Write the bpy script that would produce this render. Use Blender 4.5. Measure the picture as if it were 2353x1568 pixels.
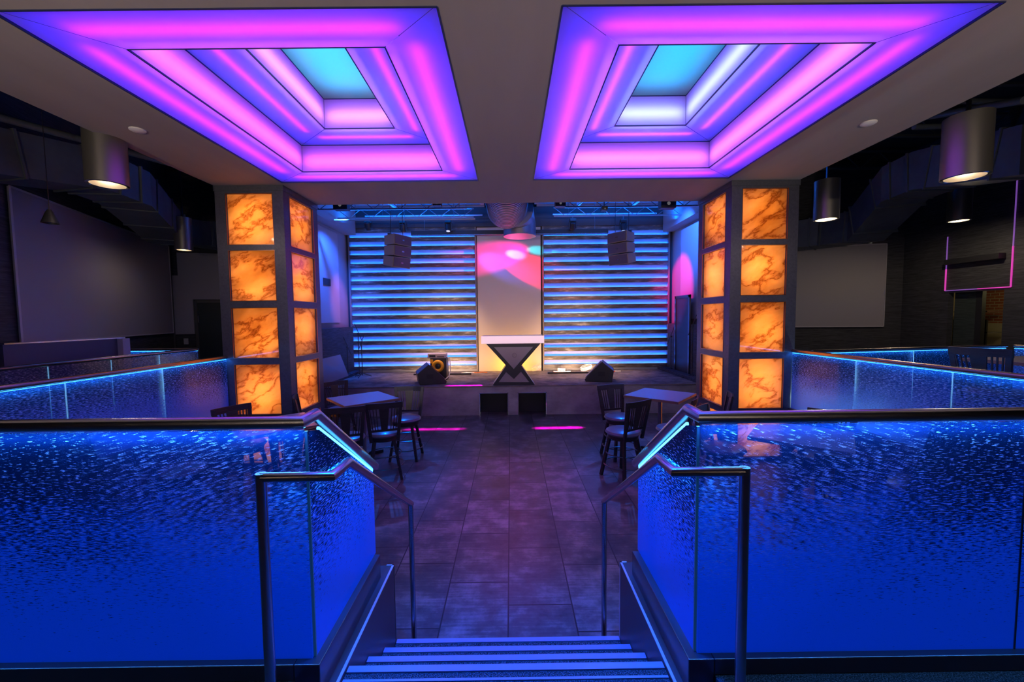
import bpy, bmesh, math, random
from mathutils import Vector, Matrix
random.seed(7)
PI = math.pi
for o in list(bpy.data.objects): bpy.data.objects.remove(o, do_unlink=True)
scene = bpy.context.scene
COL = scene.collection

# ---------------------------------------------------------------- camera
F = 923.6; CX, CY = 1176.5, 784.0; ROLL = math.radians(0.65)
cam_data = bpy.data.cameras.new('camera'); cam = bpy.data.objects.new('camera', cam_data); COL.objects.link(cam)
cam_data.sensor_fit = 'HORIZONTAL'; cam_data.sensor_width = 36.0; cam_data.lens = F * 36.0 / 2353.0
cam_data.clip_start = 0.05; cam_data.clip_end = 100
CAM = Vector((0, 0, 2.5))
pitch = -math.radians(3.37); yaw = -math.radians(.18)
R = Matrix.Rotation(yaw, 3, 'Z') @ Matrix.Rotation(PI / 2 + pitch, 3, 'X') @ Matrix.Rotation(-ROLL, 3, 'Z')
cam.matrix_world = Matrix.Translation(CAM) @ R.to_4x4()
scene.camera = cam
def at(px, py, Y):
    """world point seen at photo pixel (px, py) at distance Y into the room"""
    d = R @ Vector(((px - CX) / F, -(py - CY) / F, -1.0))
    return CAM + d * (Y / d.y)

# ---------------------------------------------------------------- world, exposure
w = bpy.data.worlds.new('world'); scene.world = w; w.use_nodes = True
w.node_tree.nodes['Background'].inputs[0].default_value = (0.25, 0.27, 0.35, 1)
w.node_tree.nodes['Background'].inputs[1].default_value = 0.02
vs = scene.view_settings
scene.display_settings.display_device = 'sRGB'
vs.view_transform = 'Standard'; vs.look = 'None'; vs.gamma = 1; vs.exposure = 0.0; vs.use_curve_mapping = False

# ---------------------------------------------------------------- lights
def area(name, loc, direction, sx, sy, power, color, spread=180, xaxis=None):
    l = bpy.data.lights.new(name, 'AREA'); l.shape = 'RECTANGLE'; l.size = sx; l.size_y = sy
    l.energy = power; l.color = color; l.spread = math.radians(spread)
    o = bpy.data.objects.new(name, l); COL.objects.link(o)
    z = -Vector(direction).normalized()
    x = Vector(xaxis) if xaxis is not None else (Vector((1, 0, 0)) if abs(z.x) < .9 else Vector((0, 1, 0)))
    x = (x - z * x.dot(z)).normalized(); y = z.cross(x)
    m = Matrix((x, y, z)).transposed().to_4x4(); m.translation = Vector(loc); o.matrix_world = m
    return o
def spot(name, loc, target, power, color, angle=40, blend=.5, radius=.04):
    l = bpy.data.lights.new(name, 'SPOT'); l.energy = power; l.color = color
    l.spot_size = math.radians(angle); l.spot_blend = blend; l.shadow_soft_size = radius
    o = bpy.data.objects.new(name, l); COL.objects.link(o)
    o.location = loc; o.rotation_euler = (Vector(target) - Vector(loc)).to_track_quat('-Z', 'Y').to_euler()
    return o
def point(name, loc, power, color, radius=.05):
    l = bpy.data.lights.new(name, 'POINT'); l.energy = power; l.color = color; l.shadow_soft_size = radius
    o = bpy.data.objects.new(name, l); COL.objects.link(o); o.location = loc
    return o
CZ_ = 4.70; SZ_ = .76
WARM = (1.0, .62, .38); BLUE = (.01, .16, 1.0); BLUE2 = (.015, .012, 1.0)
# unseen lamps added behind the photographer to lift the ambient light (their globes are built near the end)
ADDED_GLOBES = [(-3.6, -3.0, 2.6), (3.6, -3.0, 2.6), (0.0, -3.4, 2.6)]
for p in ADDED_GLOBES: point('added_globe_light', p, 16, (1.0, .72, .5), .17)
# unseen uplighters added behind the viewer to brighten the canopy (their shells are built near the end)
ADDED_UPL = [(-4.2, -.6, 2.9), (4.2, -.6, 2.9), (-1.6, -1.0, 2.9), (1.6, -1.0, 2.9)]
for x, y, z in ADDED_UPL: spot('uplighter', (x, y, z), (x * .8, 4.2, CZ_), 330, (1.0, .80, .62), 84, 1.0, .06)
# stage and dance floor effect lights
spot('stage_wash', (-1.9, 10.9, 5.2), (-2.2, 13, .1), 900, (1.0, .58, .32), 60, 1.0)
for x, q in ((-2.1, 60), (2.0, 75)):
    area('uplight', (x, 12.25, SZ_ + .06), (0, .72, .69), 1.7, .05, q * .55, (1, .60, .36), xaxis=(1, 0, 0))  # floor lamps added for the warm glow low on the plank walls
spot('stage_wash', (2.0, 10.9, 5.2), (2.2, 13, .1), 900, (1.0, .58, .32), 60, 1.0)
spot('stage_wash', (0, 10.6, 5.0), (0, 13, 2.0), 190, (1.0, .6, .4), 34, 1.0)
spot('stage_wash', (-4.3, 10.6, 5.35), (-5.3, 12.0, 3.1), 1300, (.02, .12, 1.0), 70, .8)
spot('stage_wash', (3.9, 10.6, 5.35), (5.4, 11.6, 4.4), 900, (.02, .14, 1.0), 70, .8)
spot('pink_beam', (2.6, 11.9, 5.0), (-.45, 12.95, 4.45), 2600, (1, .0, .42), 19, .7)
spot('pink_beam', (-2.2, 11.9, 5.1), (.75, 12.95, 4.0), 2200, (1, .0, .07), 17, .25)
spot('blue_beam', (-2.4, 12.0, 5.0), (-.3, 12.95, 4.15), 700, (.08, .08, 1), 22, .9)
spot('cyan_beam', (-1.2, 12.1, 4.9), (.9, 12.95, 4.62), 900, (.0, .75, 1), 8, .6)
spot('white_beam', (-1.5, 12.1, 4.85), (.15, 12.95, 4.5), 700, (1, .5, 1), 9, .5)
spot('red_beam', (2.6, 11.6, 5.3), (5.35, 12.3, 3.2), 1500, (1, .0, .22), 36, .5)
spot('red_beam', (0.4, 11.4, 5.4), (2.1, 12.95, 4.0), 1000, (1, .0, .06), 34, .3)
spot('violet_beam', (-2.4, 11.4, 5.3), (-5.36, 12.3, 2.9), 700, (.8, .25, 1), 26, .9)
spot('floor_wash', (0, 7.3, 4.6), (0, 5.6, 0), 620, (.55, .14, .9), 48, 1.0)
for x, tx in ((-3.0, -2.7), (3.0, 2.75)): spot('table_wash', (x, 9.9, 5.25), (tx, 7.2, 1.07), 800, (.0, .16, 1), 34, .5)
for x in (-2.9, 3.0):
    area('ceiling_wash', (x, 11.9, 5.3), (0, -.15, 1), 3.6, .08, 150, (.0, .16, 1), xaxis=(1, 0, 0))
    area('ceiling_wash', (x, 9.6, 5.3), (0, .3, 1), 3.6, .08, 120, (.0, .16, 1), xaxis=(1, 0, 0))
area('magenta_strip', (-1.75, 8.93, 5.2), (0, 0, -1), 1.3, .02, 5, (1, .0, .75), spread=3)
area('magenta_strip', (1.05, 8.93, 5.2), (0, 0, -1), 1.0, .02, 9, (1, .0, .75), spread=3)
area('magenta_strip', (-1.1, 10.27, 5.2), (0, 0, -1), 1.1, .02, 6, (1, .0, .8), spread=3)
spot('floor_wash', (-.25, 2.3, 4.6), (-.1, 2.2, 0), 1000, (.0, .085, 1), 48, .9)
spot('floor_wash', (.2, 2.3, 4.6), (.1, 2.2, 0), 1000, (.0, .085, 1), 48, .9)

# ---------------------------------------------------------------- node and mesh helpers
MATS = {}
def new_mat(name):
    m = bpy.data.materials.new(name); m.use_nodes = True; nt = m.node_tree
    for n in list(nt.nodes): nt.nodes.remove(n)
    out = nt.nodes.new('ShaderNodeOutputMaterial'); return m, nt, out
def node(nt, typ, ins=None, **kw):
    n = nt.nodes.new(typ)
    for k, v in kw.items(): setattr(n, k, v)
    for k, v in (ins or {}).items():
        if isinstance(v, bpy.types.NodeSocket): nt.links.new(v, n.inputs[k])
        else: n.inputs[k].default_value = v
    return n
def math_(nt, op, a, b=0.0, c=None, clamp=False):
    n = nt.nodes.new('ShaderNodeMath'); n.operation = op; n.use_clamp = clamp
    for i, v in enumerate((a, b) if c is None else (a, b, c)):
        if isinstance(v, bpy.types.NodeSocket): nt.links.new(v, n.inputs[i])
        else: n.inputs[i].default_value = v
    return n.outputs[0]
def c4(c): return (c[0], c[1], c[2], 1)
def ramp(nt, fac, stops):
    n = nt.nodes.new('ShaderNodeValToRGB'); nt.links.new(fac, n.inputs[0]); e = n.color_ramp.elements
    e[0].position, e[0].color = stops[0][0], c4(stops[0][1]); e[1].position, e[1].color = stops[-1][0], c4(stops[-1][1])
    for p, c in stops[1:-1]:
        x = e.new(p); x.color = c4(c)
    return n.outputs[0]
def coords(nt, scale=(1, 1, 1), rot=(0, 0, 0), loc=(0, 0, 0)):
    tc = nt.nodes.new('ShaderNodeTexCoord')
    return node(nt, 'ShaderNodeMapping', {'Vector': tc.outputs['Object'], 'Scale': scale, 'Rotation': rot, 'Location': loc}).outputs[0]
def pbr(name, col, rough=.5, metal=0., var=0., vscale=(4, 4, 4), bump=0., emit=None, estr=0., coat=0., spec=.5):
    if name in MATS: return MATS[name]
    m, nt, out = new_mat(name)
    p = node(nt, 'ShaderNodeBsdfPrincipled', {'Base Color': c4(col), 'Roughness': rough, 'Metallic': metal, 'Specular IOR Level': spec})
    if coat: p.inputs['Coat Weight'].default_value = coat; p.inputs['Coat Roughness'].default_value = .08
    if var or bump:
        nz = node(nt, 'ShaderNodeTexNoise', {'Vector': coords(nt, vscale), 'Scale': 1.0, 'Detail': 6.0, 'Roughness': .6})
        if var:
            a = tuple(max(0, x * (1 - var)) for x in col); b = tuple(min(1, x * (1 + var)) for x in col)
            nt.links.new(ramp(nt, nz.outputs[0], [(.3, a), (.7, b)]), p.inputs['Base Color'])
        if bump:
            b_ = node(nt, 'ShaderNodeBump', {'Height': nz.outputs[0], 'Strength': bump, 'Distance': .02})
            nt.links.new(b_.outputs[0], p.inputs['Normal'])
    if emit: p.inputs['Emission Color'].default_value = c4(emit); p.inputs['Emission Strength'].default_value = estr
    nt.links.new(p.outputs[0], out.inputs[0]); MATS[name] = m; return m
def emis(name, col, s):
    if name in MATS: return MATS[name]
    m, nt, out = new_mat(name)
    e = node(nt, 'ShaderNodeEmission', {'Color': c4(col), 'Strength': s}); nt.links.new(e.outputs[0], out.inputs[0])
    MATS[name] = m; return m

class MB:
    def __init__(self): self.bm = bmesh.new()
    def faces(self, vs, fs, m=None):
        v = [self.bm.verts.new(m @ Vector(p) if m else Vector(p)) for p in vs]
        for f in fs:
            try: self.bm.faces.new([v[i] for i in f])
            except ValueError: pass
        return self
    def box(self, x0, x1, y0, y1, z0, z1, m=None):
        return self.faces([(x0,y0,z0),(x1,y0,z0),(x1,y1,z0),(x0,y1,z0),(x0,y0,z1),(x1,y0,z1),(x1,y1,z1),(x0,y1,z1)],
            [(0,3,2,1),(4,5,6,7),(0,1,5,4),(1,2,6,5),(2,3,7,6),(3,0,4,7)], m)
    def prism(self, poly, axis, a, b, m=None):
        """poly = 2D points; axis 'x','y' or 'z' is extruded from a to b"""
        def P(p, t): return {'x': (t, p[0], p[1]), 'y': (p[0], t, p[1]), 'z': (p[0], p[1], t)}[axis]
        n = len(poly)
        return self.faces([P(p, a) for p in poly] + [P(p, b) for p in poly],
            [tuple(range(n))[::-1], tuple(range(n, 2 * n))] + [(i, (i + 1) % n, n + (i + 1) % n, n + i) for i in range(n)], m)
    def bar(self, p, q, w, h=None, up=(0, 0, 1)):
        """rectangular bar from p to q"""
        h = h or w; p, q = Vector(p), Vector(q); d = (q - p).normalized(); u = Vector(up)
        if abs(d.dot(u)) > .95: u = Vector((0, 1, 0))
        s = d.cross(u).normalized(); u = s.cross(d)
        v = [b + s * i * w / 2 + u * j * h / 2 for b in (p, q) for i, j in ((-1,-1),(1,-1),(1,1),(-1,1))]
        return self.faces(v, [(3,2,1,0),(4,5,6,7),(0,1,5,4),(1,2,6,5),(2,3,7,6),(3,0,4,7)])
    def tube(self, pts, r, n=12, closed=False, r2=None):
        pts = [Vector(p) for p in pts]; k = len(pts); rings = []; up = None
        for i, p in enumerate(pts):
            if closed: a, b = pts[i - 1], pts[(i + 1) % k]
            else: a, b = pts[max(i - 1, 0)], pts[min(i + 1, k - 1)]
            t = (b - a).normalized()
            if 0 < i < k - 1 or closed:
                d1 = (p - a).normalized(); d2 = (b - p).normalized(); t = (d1 + d2).normalized()
                st = 1 / max(.5, t.dot(d1))
            else: st = 1
            if up is None:
                up = Vector((0, 0, 1)) if abs(t.z) < .9 else Vector((0, 1, 0))
            s = t.cross(up).normalized(); up2 = s.cross(t); up = up2
            # mitre: stretch along the bend direction
            rr = r if r2 is None else r + (r2 - r) * i / (k - 1)
            bend = None
            if st > 1.001:
                bend = ((b - p).normalized() - (p - a).normalized()); bend -= t * bend.dot(t)
                if bend.length > 1e-6: bend.normalize()
                else: bend = None
            ring = []
            for j in range(n):
                o = s * math.cos(2*PI*j/n) * rr + up2 * math.sin(2*PI*j/n) * rr
                if bend is not None: o += bend * (o.dot(bend) * (st - 1))
                ring.append(self.bm.verts.new(p + o))
            rings.append(ring)
        for i in range(k if closed else k - 1):
            A, B = rings[i], rings[(i + 1) % k]
            for j in range(n): self.bm.faces.new((A[j], A[(j+1) % n], B[(j+1) % n], B[j]))
        if not closed: self.bm.faces.new(rings[0][::-1]); self.bm.faces.new(rings[-1])
        return self
    def lathe(self, prof, c=(0, 0, 0), n=24, m=None, cap=True):
        """prof = [(radius, z)...] around the vertical through c"""
        rings = []
        for r, z in prof:
            ring = []
            for j in range(n):
                p = Vector((c[0] + r * math.cos(2*PI*j/n), c[1] + r * math.sin(2*PI*j/n), c[2] + z))
                ring.append(self.bm.verts.new(m @ p if m else p))
            rings.append(ring)
        for A, B in zip(rings, rings[1:]):
            for j in range(n): self.bm.faces.new((A[j], A[(j+1) % n], B[(j+1) % n], B[j]))
        if cap:
            if prof[0][0] > 1e-4: self.bm.faces.new(rings[0][::-1])
            if prof[-1][0] > 1e-4: self.bm.faces.new(rings[-1])
        return self
    def build(self, name, mat, parent=None, smooth=False, bevel=0, origin=None):
        bmesh.ops.recalc_face_normals(self.bm, faces=self.bm.faces)
        me = bpy.data.meshes.new(name)
        if origin is not None:
            for v in self.bm.verts: v.co -= Vector(origin)
        self.bm.to_mesh(me); self.bm.free(); me.materials.append(mat)
        o = bpy.data.objects.new(name, me); COL.objects.link(o)
        if origin is not None: o.location = origin
        if parent: o.parent = parent
        if smooth:
            for p in me.polygons: p.use_smooth = True
            me.set_sharp_from_angle(angle=math.radians(38))
        if bevel:
            b = o.modifiers.new('bevel', 'BEVEL'); b.width = bevel; b.segments = 2; b.limit_method = 'ANGLE'
        return o
def tag(o, label=None, cat=None, group=None, kind=None):
    if label: o['label'] = label
    if cat: o['category'] = cat
    if group: o['group'] = group
    if kind: o['kind'] = kind
    return o
def empty(name, loc, label, cat, group=None, rz=0):
    o = bpy.data.objects.new(name, None); COL.objects.link(o); o.location = loc; o.rotation_euler = (0, 0, rz)
    o.empty_display_size = .1
    bpy.context.view_layer.update()
    return tag(o, label, cat, group)
def part(mb, name, mat, root, **kw):
    """builds a mesh given in world coordinates as a child of an unrotated empty"""
    o = mb.build(name, mat, root, **kw)
    o.location = Vector(o.location) - wloc(root); return o
def wloc(o):
    v = Vector(o.location)
    while o.parent: o = o.parent; v += Vector(o.location)
    return v
def struct(o, label=None): return tag(o, label, kind='structure')
def copy_tree(o, parent=None):
    c = o.copy(); COL.objects.link(c); c.parent = parent
    for ch in o.children: copy_tree(ch, c)
    return c

# ---------------------------------------------------------------- materials
def mat_tiles():
    m, nt, out = new_mat('slate_tile')
    v = coords(nt); s = node(nt, 'ShaderNodeSeparateXYZ', {0: v})
    X = math_(nt, 'ADD', s.outputs[0], .047 + 55.3); W_, L_ = .553, .862
    u = math_(nt, 'DIVIDE', X, W_); iu = math_(nt, 'FLOOR', u); fu = math_(nt, 'FRACT', u)
    y = math_(nt, 'DIVIDE', math_(nt, 'ADD', math_(nt, 'ADD', s.outputs[1], .625), math_(nt, 'MULTIPLY', iu, .305)), L_)
    iy = math_(nt, 'FLOOR', y); fy = math_(nt, 'FRACT', y)
    du = math_(nt, 'MULTIPLY', math_(nt, 'MINIMUM', fu, math_(nt, 'SUBTRACT', 1, fu)), W_)
    dy = math_(nt, 'MULTIPLY', math_(nt, 'MINIMUM', fy, math_(nt, 'SUBTRACT', 1, fy)), L_)
    g = math_(nt, 'LESS_THAN', math_(nt, 'MINIMUM', du, dy), .006)
    rnd = node(nt, 'ShaderNodeTexWhiteNoise', {'Vector': node(nt, 'ShaderNodeCombineXYZ', {0: iu, 1: iy}).outputs[0]}, noise_dimensions='2D').outputs[0]
    n1 = node(nt, 'ShaderNodeTexNoise', {'Vector': coords(nt, (2.2, 2.2, 2)), 'Scale': 1.5, 'Detail': 9.0, 'Roughness': .68})
    n2 = node(nt, 'ShaderNodeTexNoise', {'Vector': coords(nt, (3, 42, 2)), 'Scale': 1.0, 'Detail': 6.0})
    mix = math_(nt, 'ADD', math_(nt, 'MULTIPLY', n1.outputs[0], .75), math_(nt, 'MULTIPLY', n2.outputs[0], .25))
    mix = math_(nt, 'ADD', mix, math_(nt, 'MULTIPLY', math_(nt, 'SUBTRACT', rnd, .5), .10))
    col = ramp(nt, mix, [(.34, (.03, .029, .028)), (.50, (.085, .08, .075)), (.68, (.24, .23, .22))])
    cm = node(nt, 'ShaderNodeMix', {0: g, 6: col, 7: (.012, .012, .012, 1)}, data_type='RGBA')
    p = node(nt, 'ShaderNodeBsdfPrincipled', {'Base Color': cm.outputs[2]})
    nt.links.new(math_(nt, 'ADD', math_(nt, 'MULTIPLY', mix, .5), .16), p.inputs['Roughness'])
    b = node(nt, 'ShaderNodeBump', {'Height': math_(nt, 'SUBTRACT', mix, math_(nt, 'MULTIPLY', g, .6)), 'Strength': .25, 'Distance': .01})
    nt.links.new(b.outputs[0], p.inputs['Normal']); nt.links.new(p.outputs[0], out.inputs[0]); return m
def mat_onyx(name, seed, rz):
    """translucent onyx sheet: honey stone with dark diagonal veins"""
    m, nt, out = new_mat(name)
    v = coords(nt, (1, 1, 1), (.0, .5, rz), (seed * 3.1, seed, seed * 1.7))
    n0 = node(nt, 'ShaderNodeTexNoise', {'Vector': v, 'Scale': 2.2, 'Detail': 3.0})
    vv = node(nt, 'ShaderNodeMapping', {'Vector': node(nt, 'ShaderNodeMix', {0: .22, 4: v, 5: n0.outputs[1]}, data_type='VECTOR').outputs[1], 'Scale': (1.0, 1.0, 2.6)}).outputs[0]
    n1 = node(nt, 'ShaderNodeTexNoise', {'Vector': vv, 'Scale': 1.6, 'Detail': 8.0, 'Roughness': .6})
    rdg = math_(nt, 'ABSOLUTE', math_(nt, 'SUBTRACT', n1.outputs[0], .52))
    vein = ramp(nt, rdg, [(.0, (.50, .24, .06)), (.012, (.74, .40, .14)), (.045, (.96, .62, .28)), (.3, (1.0, .74, .44))])
    n2 = node(nt, 'ShaderNodeTexNoise', {'Vector': vv, 'Scale': .7, 'Detail': 5.0})
    cloud = ramp(nt, n2.outputs[0], [(.34, (.62, .54, .34)), (.56, (1, 1, 1))])
    col = node(nt, 'ShaderNodeMix', {0: 1.0, 6: vein, 7: cloud}, data_type='RGBA', blend_type='MULTIPLY').outputs[2]
    tr = node(nt, 'ShaderNodeBsdfTranslucent', {'Color': col}); df = node(nt, 'ShaderNodeBsdfDiffuse', {'Color': col})
    mx = node(nt, 'ShaderNodeMixShader', {0: .3, 1: tr.outputs[0], 2: df.outputs[0]})
    gl = node(nt, 'ShaderNodeBsdfGlossy', {'Roughness': .06, 'Color': (1, 1, 1, 1)})
    fr = node(nt, 'ShaderNodeFresnel', {'IOR': 1.5})
    mx2 = node(nt, 'ShaderNodeMixShader', {0: fr.outputs[0], 1: mx.outputs[0], 2: gl.outputs[0]})
    nt.links.new(mx2.outputs[0], out.inputs[0]); return m
def mat_diffuser(name, col=(.9, .9, .9), gloss=.05):
    if name in MATS: return MATS[name]
    m, nt, out = new_mat(name)
    tr = node(nt, 'ShaderNodeBsdfTranslucent', {'Color': c4(col)}); df = node(nt, 'ShaderNodeBsdfDiffuse', {'Color': c4(col)})
    mx = node(nt, 'ShaderNodeMixShader', {0: .04, 1: tr.outputs[0], 2: df.outputs[0]})
    gl = node(nt, 'ShaderNodeBsdfGlossy', {'Roughness': .25})
    mx2 = node(nt, 'ShaderNodeMixShader', {0: gloss, 1: mx.outputs[0], 2: gl.outputs[0]})
    nt.links.new(mx2.outputs[0], out.inputs[0]); MATS[name] = m; return m
def mat_etched(name, axis, z0, z1, tint, glow):
    """rain glass, LED light put in as emission: etched streaks that close up towards the foot of the pane"""
    m, nt, out = new_mat(name)
    tc = nt.nodes.new('ShaderNodeTexCoord'); geo = nt.nodes.new('ShaderNodeNewGeometry')
    s = node(nt, 'ShaderNodeSeparateXYZ', {0: geo.outputs['Position']})
    h = s.outputs[0] if axis == 'x' else s.outputs[1]
    v = node(nt, 'ShaderNodeCombineXYZ', {0: math_(nt, 'MULTIPLY', h, 30.0), 2: math_(nt, 'MULTIPLY', s.outputs[2], 185.0)}).outputs[0]
    n = node(nt, 'ShaderNodeTexNoise', {'Vector': v, 'Scale': 1.0, 'Detail': 3.0, 'Roughness': .6}).outputs[0]
    big = node(nt, 'ShaderNodeTexNoise', {'Vector': node(nt, 'ShaderNodeCombineXYZ', {0: math_(nt, 'MULTIPLY', h, 2.0), 2: math_(nt, 'MULTIPLY', s.outputs[2], 6.0)}).outputs[0], 'Scale': 1.0, 'Detail': 2.0}).outputs[0]
    t = math_(nt, 'DIVIDE', math_(nt, 'SUBTRACT', s.outputs[2], z0), z1 - z0, clamp=True)      # 0 foot .. 1 top
    thr = math_(nt, 'ADD', math_(nt, 'MULTIPLY', t, .37), .255)
    thr = math_(nt, 'ADD', thr, math_(nt, 'MULTIPLY', math_(nt, 'SUBTRACT', big, .5), .12))
    etch = math_(nt, 'MULTIPLY', math_(nt, 'SUBTRACT', n, thr), 14.0, clamp=True)
    etch = math_(nt, 'ADD', math_(nt, 'MULTIPLY', etch, .86), .08)
    mark = math_(nt, 'MULTIPLY', math_(nt, 'MULTIPLY', math_(nt, 'SUBTRACT', n, .56), 12.0, clamp=True), math_(nt, 'ADD', math_(nt, 'MULTIPLY', t, 1.5), -.35, clamp=True))
    tc_ = node(nt, 'ShaderNodeMix', {0: mark, 6: c4(tint), 7: (.95, .97, 1, 1)}, data_type='RGBA').outputs[2]
    tr = node(nt, 'ShaderNodeBsdfTranslucent', {'Color': tc_}); df = node(nt, 'ShaderNodeBsdfDiffuse', {'Color': tc_})
    mx = node(nt, 'ShaderNodeMixShader', {0: .5, 1: tr.outputs[0], 2: df.outputs[0]})
    em = node(nt, 'ShaderNodeEmission', {'Color': (.0, .07, 1, 1), 'Strength': glow})  # rail LED light in the glass put in as even emission
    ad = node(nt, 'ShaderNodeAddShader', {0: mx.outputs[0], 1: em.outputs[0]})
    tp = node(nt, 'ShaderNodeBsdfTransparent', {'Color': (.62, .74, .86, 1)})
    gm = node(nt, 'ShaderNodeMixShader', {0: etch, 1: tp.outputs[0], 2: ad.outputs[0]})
    gl = node(nt, 'ShaderNodeBsdfGlossy', {'Roughness': .03}); fr = node(nt, 'ShaderNodeFresnel', {'IOR': 1.35})
    b = node(nt, 'ShaderNodeBump', {'Height': n, 'Strength': .15, 'Distance': .004})
    nt.links.new(b.outputs[0], gl.inputs['Normal'])
    fm = node(nt, 'ShaderNodeMixShader', {0: fr.outputs[0], 1: gm.outputs[0], 2: gl.outputs[0]})
    nt.links.new(fm.outputs[0], out.inputs[0]); return m
def mat_grass(name, a, b, horiz=True):
    m, nt, out = new_mat(name)
    n = node(nt, 'ShaderNodeTexNoise', {'Vector': coords(nt, (3, 3, 60) if horiz else (60, 3, 3)), 'Scale': 1.0, 'Detail': 5.0, 'Roughness': .7})
    p = node(nt, 'ShaderNodeBsdfPrincipled', {'Base Color': ramp(nt, n.outputs[0], [(.35, a), (.68, b)]), 'Roughness': .75})
    bp = node(nt, 'ShaderNodeBump', {'Height': n.outputs[0], 'Strength': .35, 'Distance': .02}); nt.links.new(bp.outputs[0], p.inputs['Normal'])
    nt.links.new(p.outputs[0], out.inputs[0]); return m
def mat_speck(name, a, b, scale=160):
    m, nt, out = new_mat(name)
    n = node(nt, 'ShaderNodeTexNoise', {'Vector': coords(nt), 'Scale': float(scale), 'Detail': 2.0})
    p = node(nt, 'ShaderNodeBsdfPrincipled', {'Base Color': ramp(nt, n.outputs[0], [(.42, a), (.66, b)]), 'Roughness': .9})
    nt.links.new(p.outputs[0], out.inputs[0]); return m
def mat_planks():
    m, nt, out = new_mat('brushed_plank')
    n = node(nt, 'ShaderNodeTexNoise', {'Vector': coords(nt, (1.6, 1, 9)), 'Scale': 1.6, 'Detail': 8.0, 'Roughness': .65})
    p = node(nt, 'ShaderNodeBsdfPrincipled', {'Base Color': ramp(nt, n.outputs[0], [(.32, (.04, .036, .033)), (.55, (.14, .13, .12)), (.75, (.5, .46, .42))]), 'Roughness': .4, 'Metallic': .1})
    nt.links.new(p.outputs[0], out.inputs[0]); return m
def mat_brick():
    m, nt, out = new_mat('red_brick')
    tc = nt.nodes.new('ShaderNodeTexCoord'); s = node(nt, 'ShaderNodeSeparateXYZ', {0: tc.outputs['Object']})
    v = node(nt, 'ShaderNodeCombineXYZ', {0: s.outputs[1], 1: s.outputs[2]}).outputs[0]
    b = node(nt, 'ShaderNodeTexBrick', {'Vector': v, 'Color1': (.35, .09, .05, 1), 'Color2': (.42, .13, .07, 1), 'Mortar': (.5, .42, .3, 1), 'Scale': 1.0, 'Mortar Size': .008, 'Brick Width': .2, 'Row Height': .075})
    p = node(nt, 'ShaderNodeBsdfPrincipled', {'Base Color': b.outputs[0], 'Roughness': .8}); nt.links.new(p.outputs[0], out.inputs[0]); return m

TILE = mat_tiles()
SOFFIT = pbr('taupe_paint', (.30, .265, .25), .8, var=.06, vscale=(2.5, .35, 1))
FRAME = pbr('dark_column_metal', (.10, .105, .13), .42, .5, var=.15, vscale=(30, 30, 30))
STEEL = pbr('brushed_steel', (.46, .46, .5), .27, 1.0)
DSTEEL = pbr('dark_steel', (.20, .20, .22), .28, 1.0)
CONC = pbr('grey_plaster', (.30, .30, .32), .6, var=.35, vscale=(1.6, 1.6, 3), bump=.1)
CARPET = mat_speck('flecked_carpet', (.006, .008, .01), (.10, .13, .15), 170)
DECKM = mat_speck('deck_carpet', (.03, .03, .035), (.10, .10, .12), 60)
PLANK = mat_planks()
BACKING = pbr('pale_backing', (.42, .44, .5), .6)
CREAM = pbr('cream_panel', (.62, .55, .47), .55)
GRASS = mat_grass('charcoal_grasscloth', (.018, .019, .02), (.075, .077, .08))
SCREEN = pbr('grey_screen_cloth', (.36, .34, .34), .85)
DARK = pbr('black_paint', (.012, .013, .015), .6)
BLACKP = pbr('black_plastic', (.02, .02, .022), .4)
WOOD = pbr('dark_wood', (.035, .028, .024), .32, var=.3, vscale=(8, 8, 60))
CUSH = pbr('vinyl_cushion', (.16, .15, .17), .3, coat=.3)
TTOP = pbr('satin_table_top', (.34, .35, .38), .25, .2)
TEDGE = pbr('brown_table_edge', (.22, .13, .08), .4)
CEILM = pbr('painted_ceiling_deck', (.035, .05, .05), .8, var=.3, vscale=(1, 1, 1))
DUCT = pbr('painted_duct', (.10, .12, .13), .6, .2, var=.2, vscale=(2, 2, 2))
BLUEP = pbr('rigging_paint', (.22, .24, .28), .45, .3)
WALLP = pbr('grey_wall_paint', (.2, .2, .22), .7)
DIFF = mat_diffuser('opal_diffuser')
CHROME = pbr('chrome', (.8, .8, .82), .12, 1.0)
WHITE = pbr('white_plastic', (.75, .73, .7), .4)

# ---------------------------------------------------------------- floors, stair, stage
LZ = .85
struct(MB().box(-5.4, 5.4, 1.9, 13.05, -.1, 0).build('floor', TILE))
struct(MB().box(-4.77, 4.77, -4.5, 1.67, 0, LZ).box(-4.77, -1.022, 1.67, 1.83, 0, LZ - .02).box(.93, 4.77, 1.67, 1.83, 0, LZ - .02).build('floor_landing', CARPET))
struct(MB().box(-11, -4.822, -4.5, 13, 0, LZ).build('floor_deck_left', DECKM))
struct(MB().box(4.775, 13.2, -4.5, 13.2, 0, LZ).build('floor_deck_right', DECKM))

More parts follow.
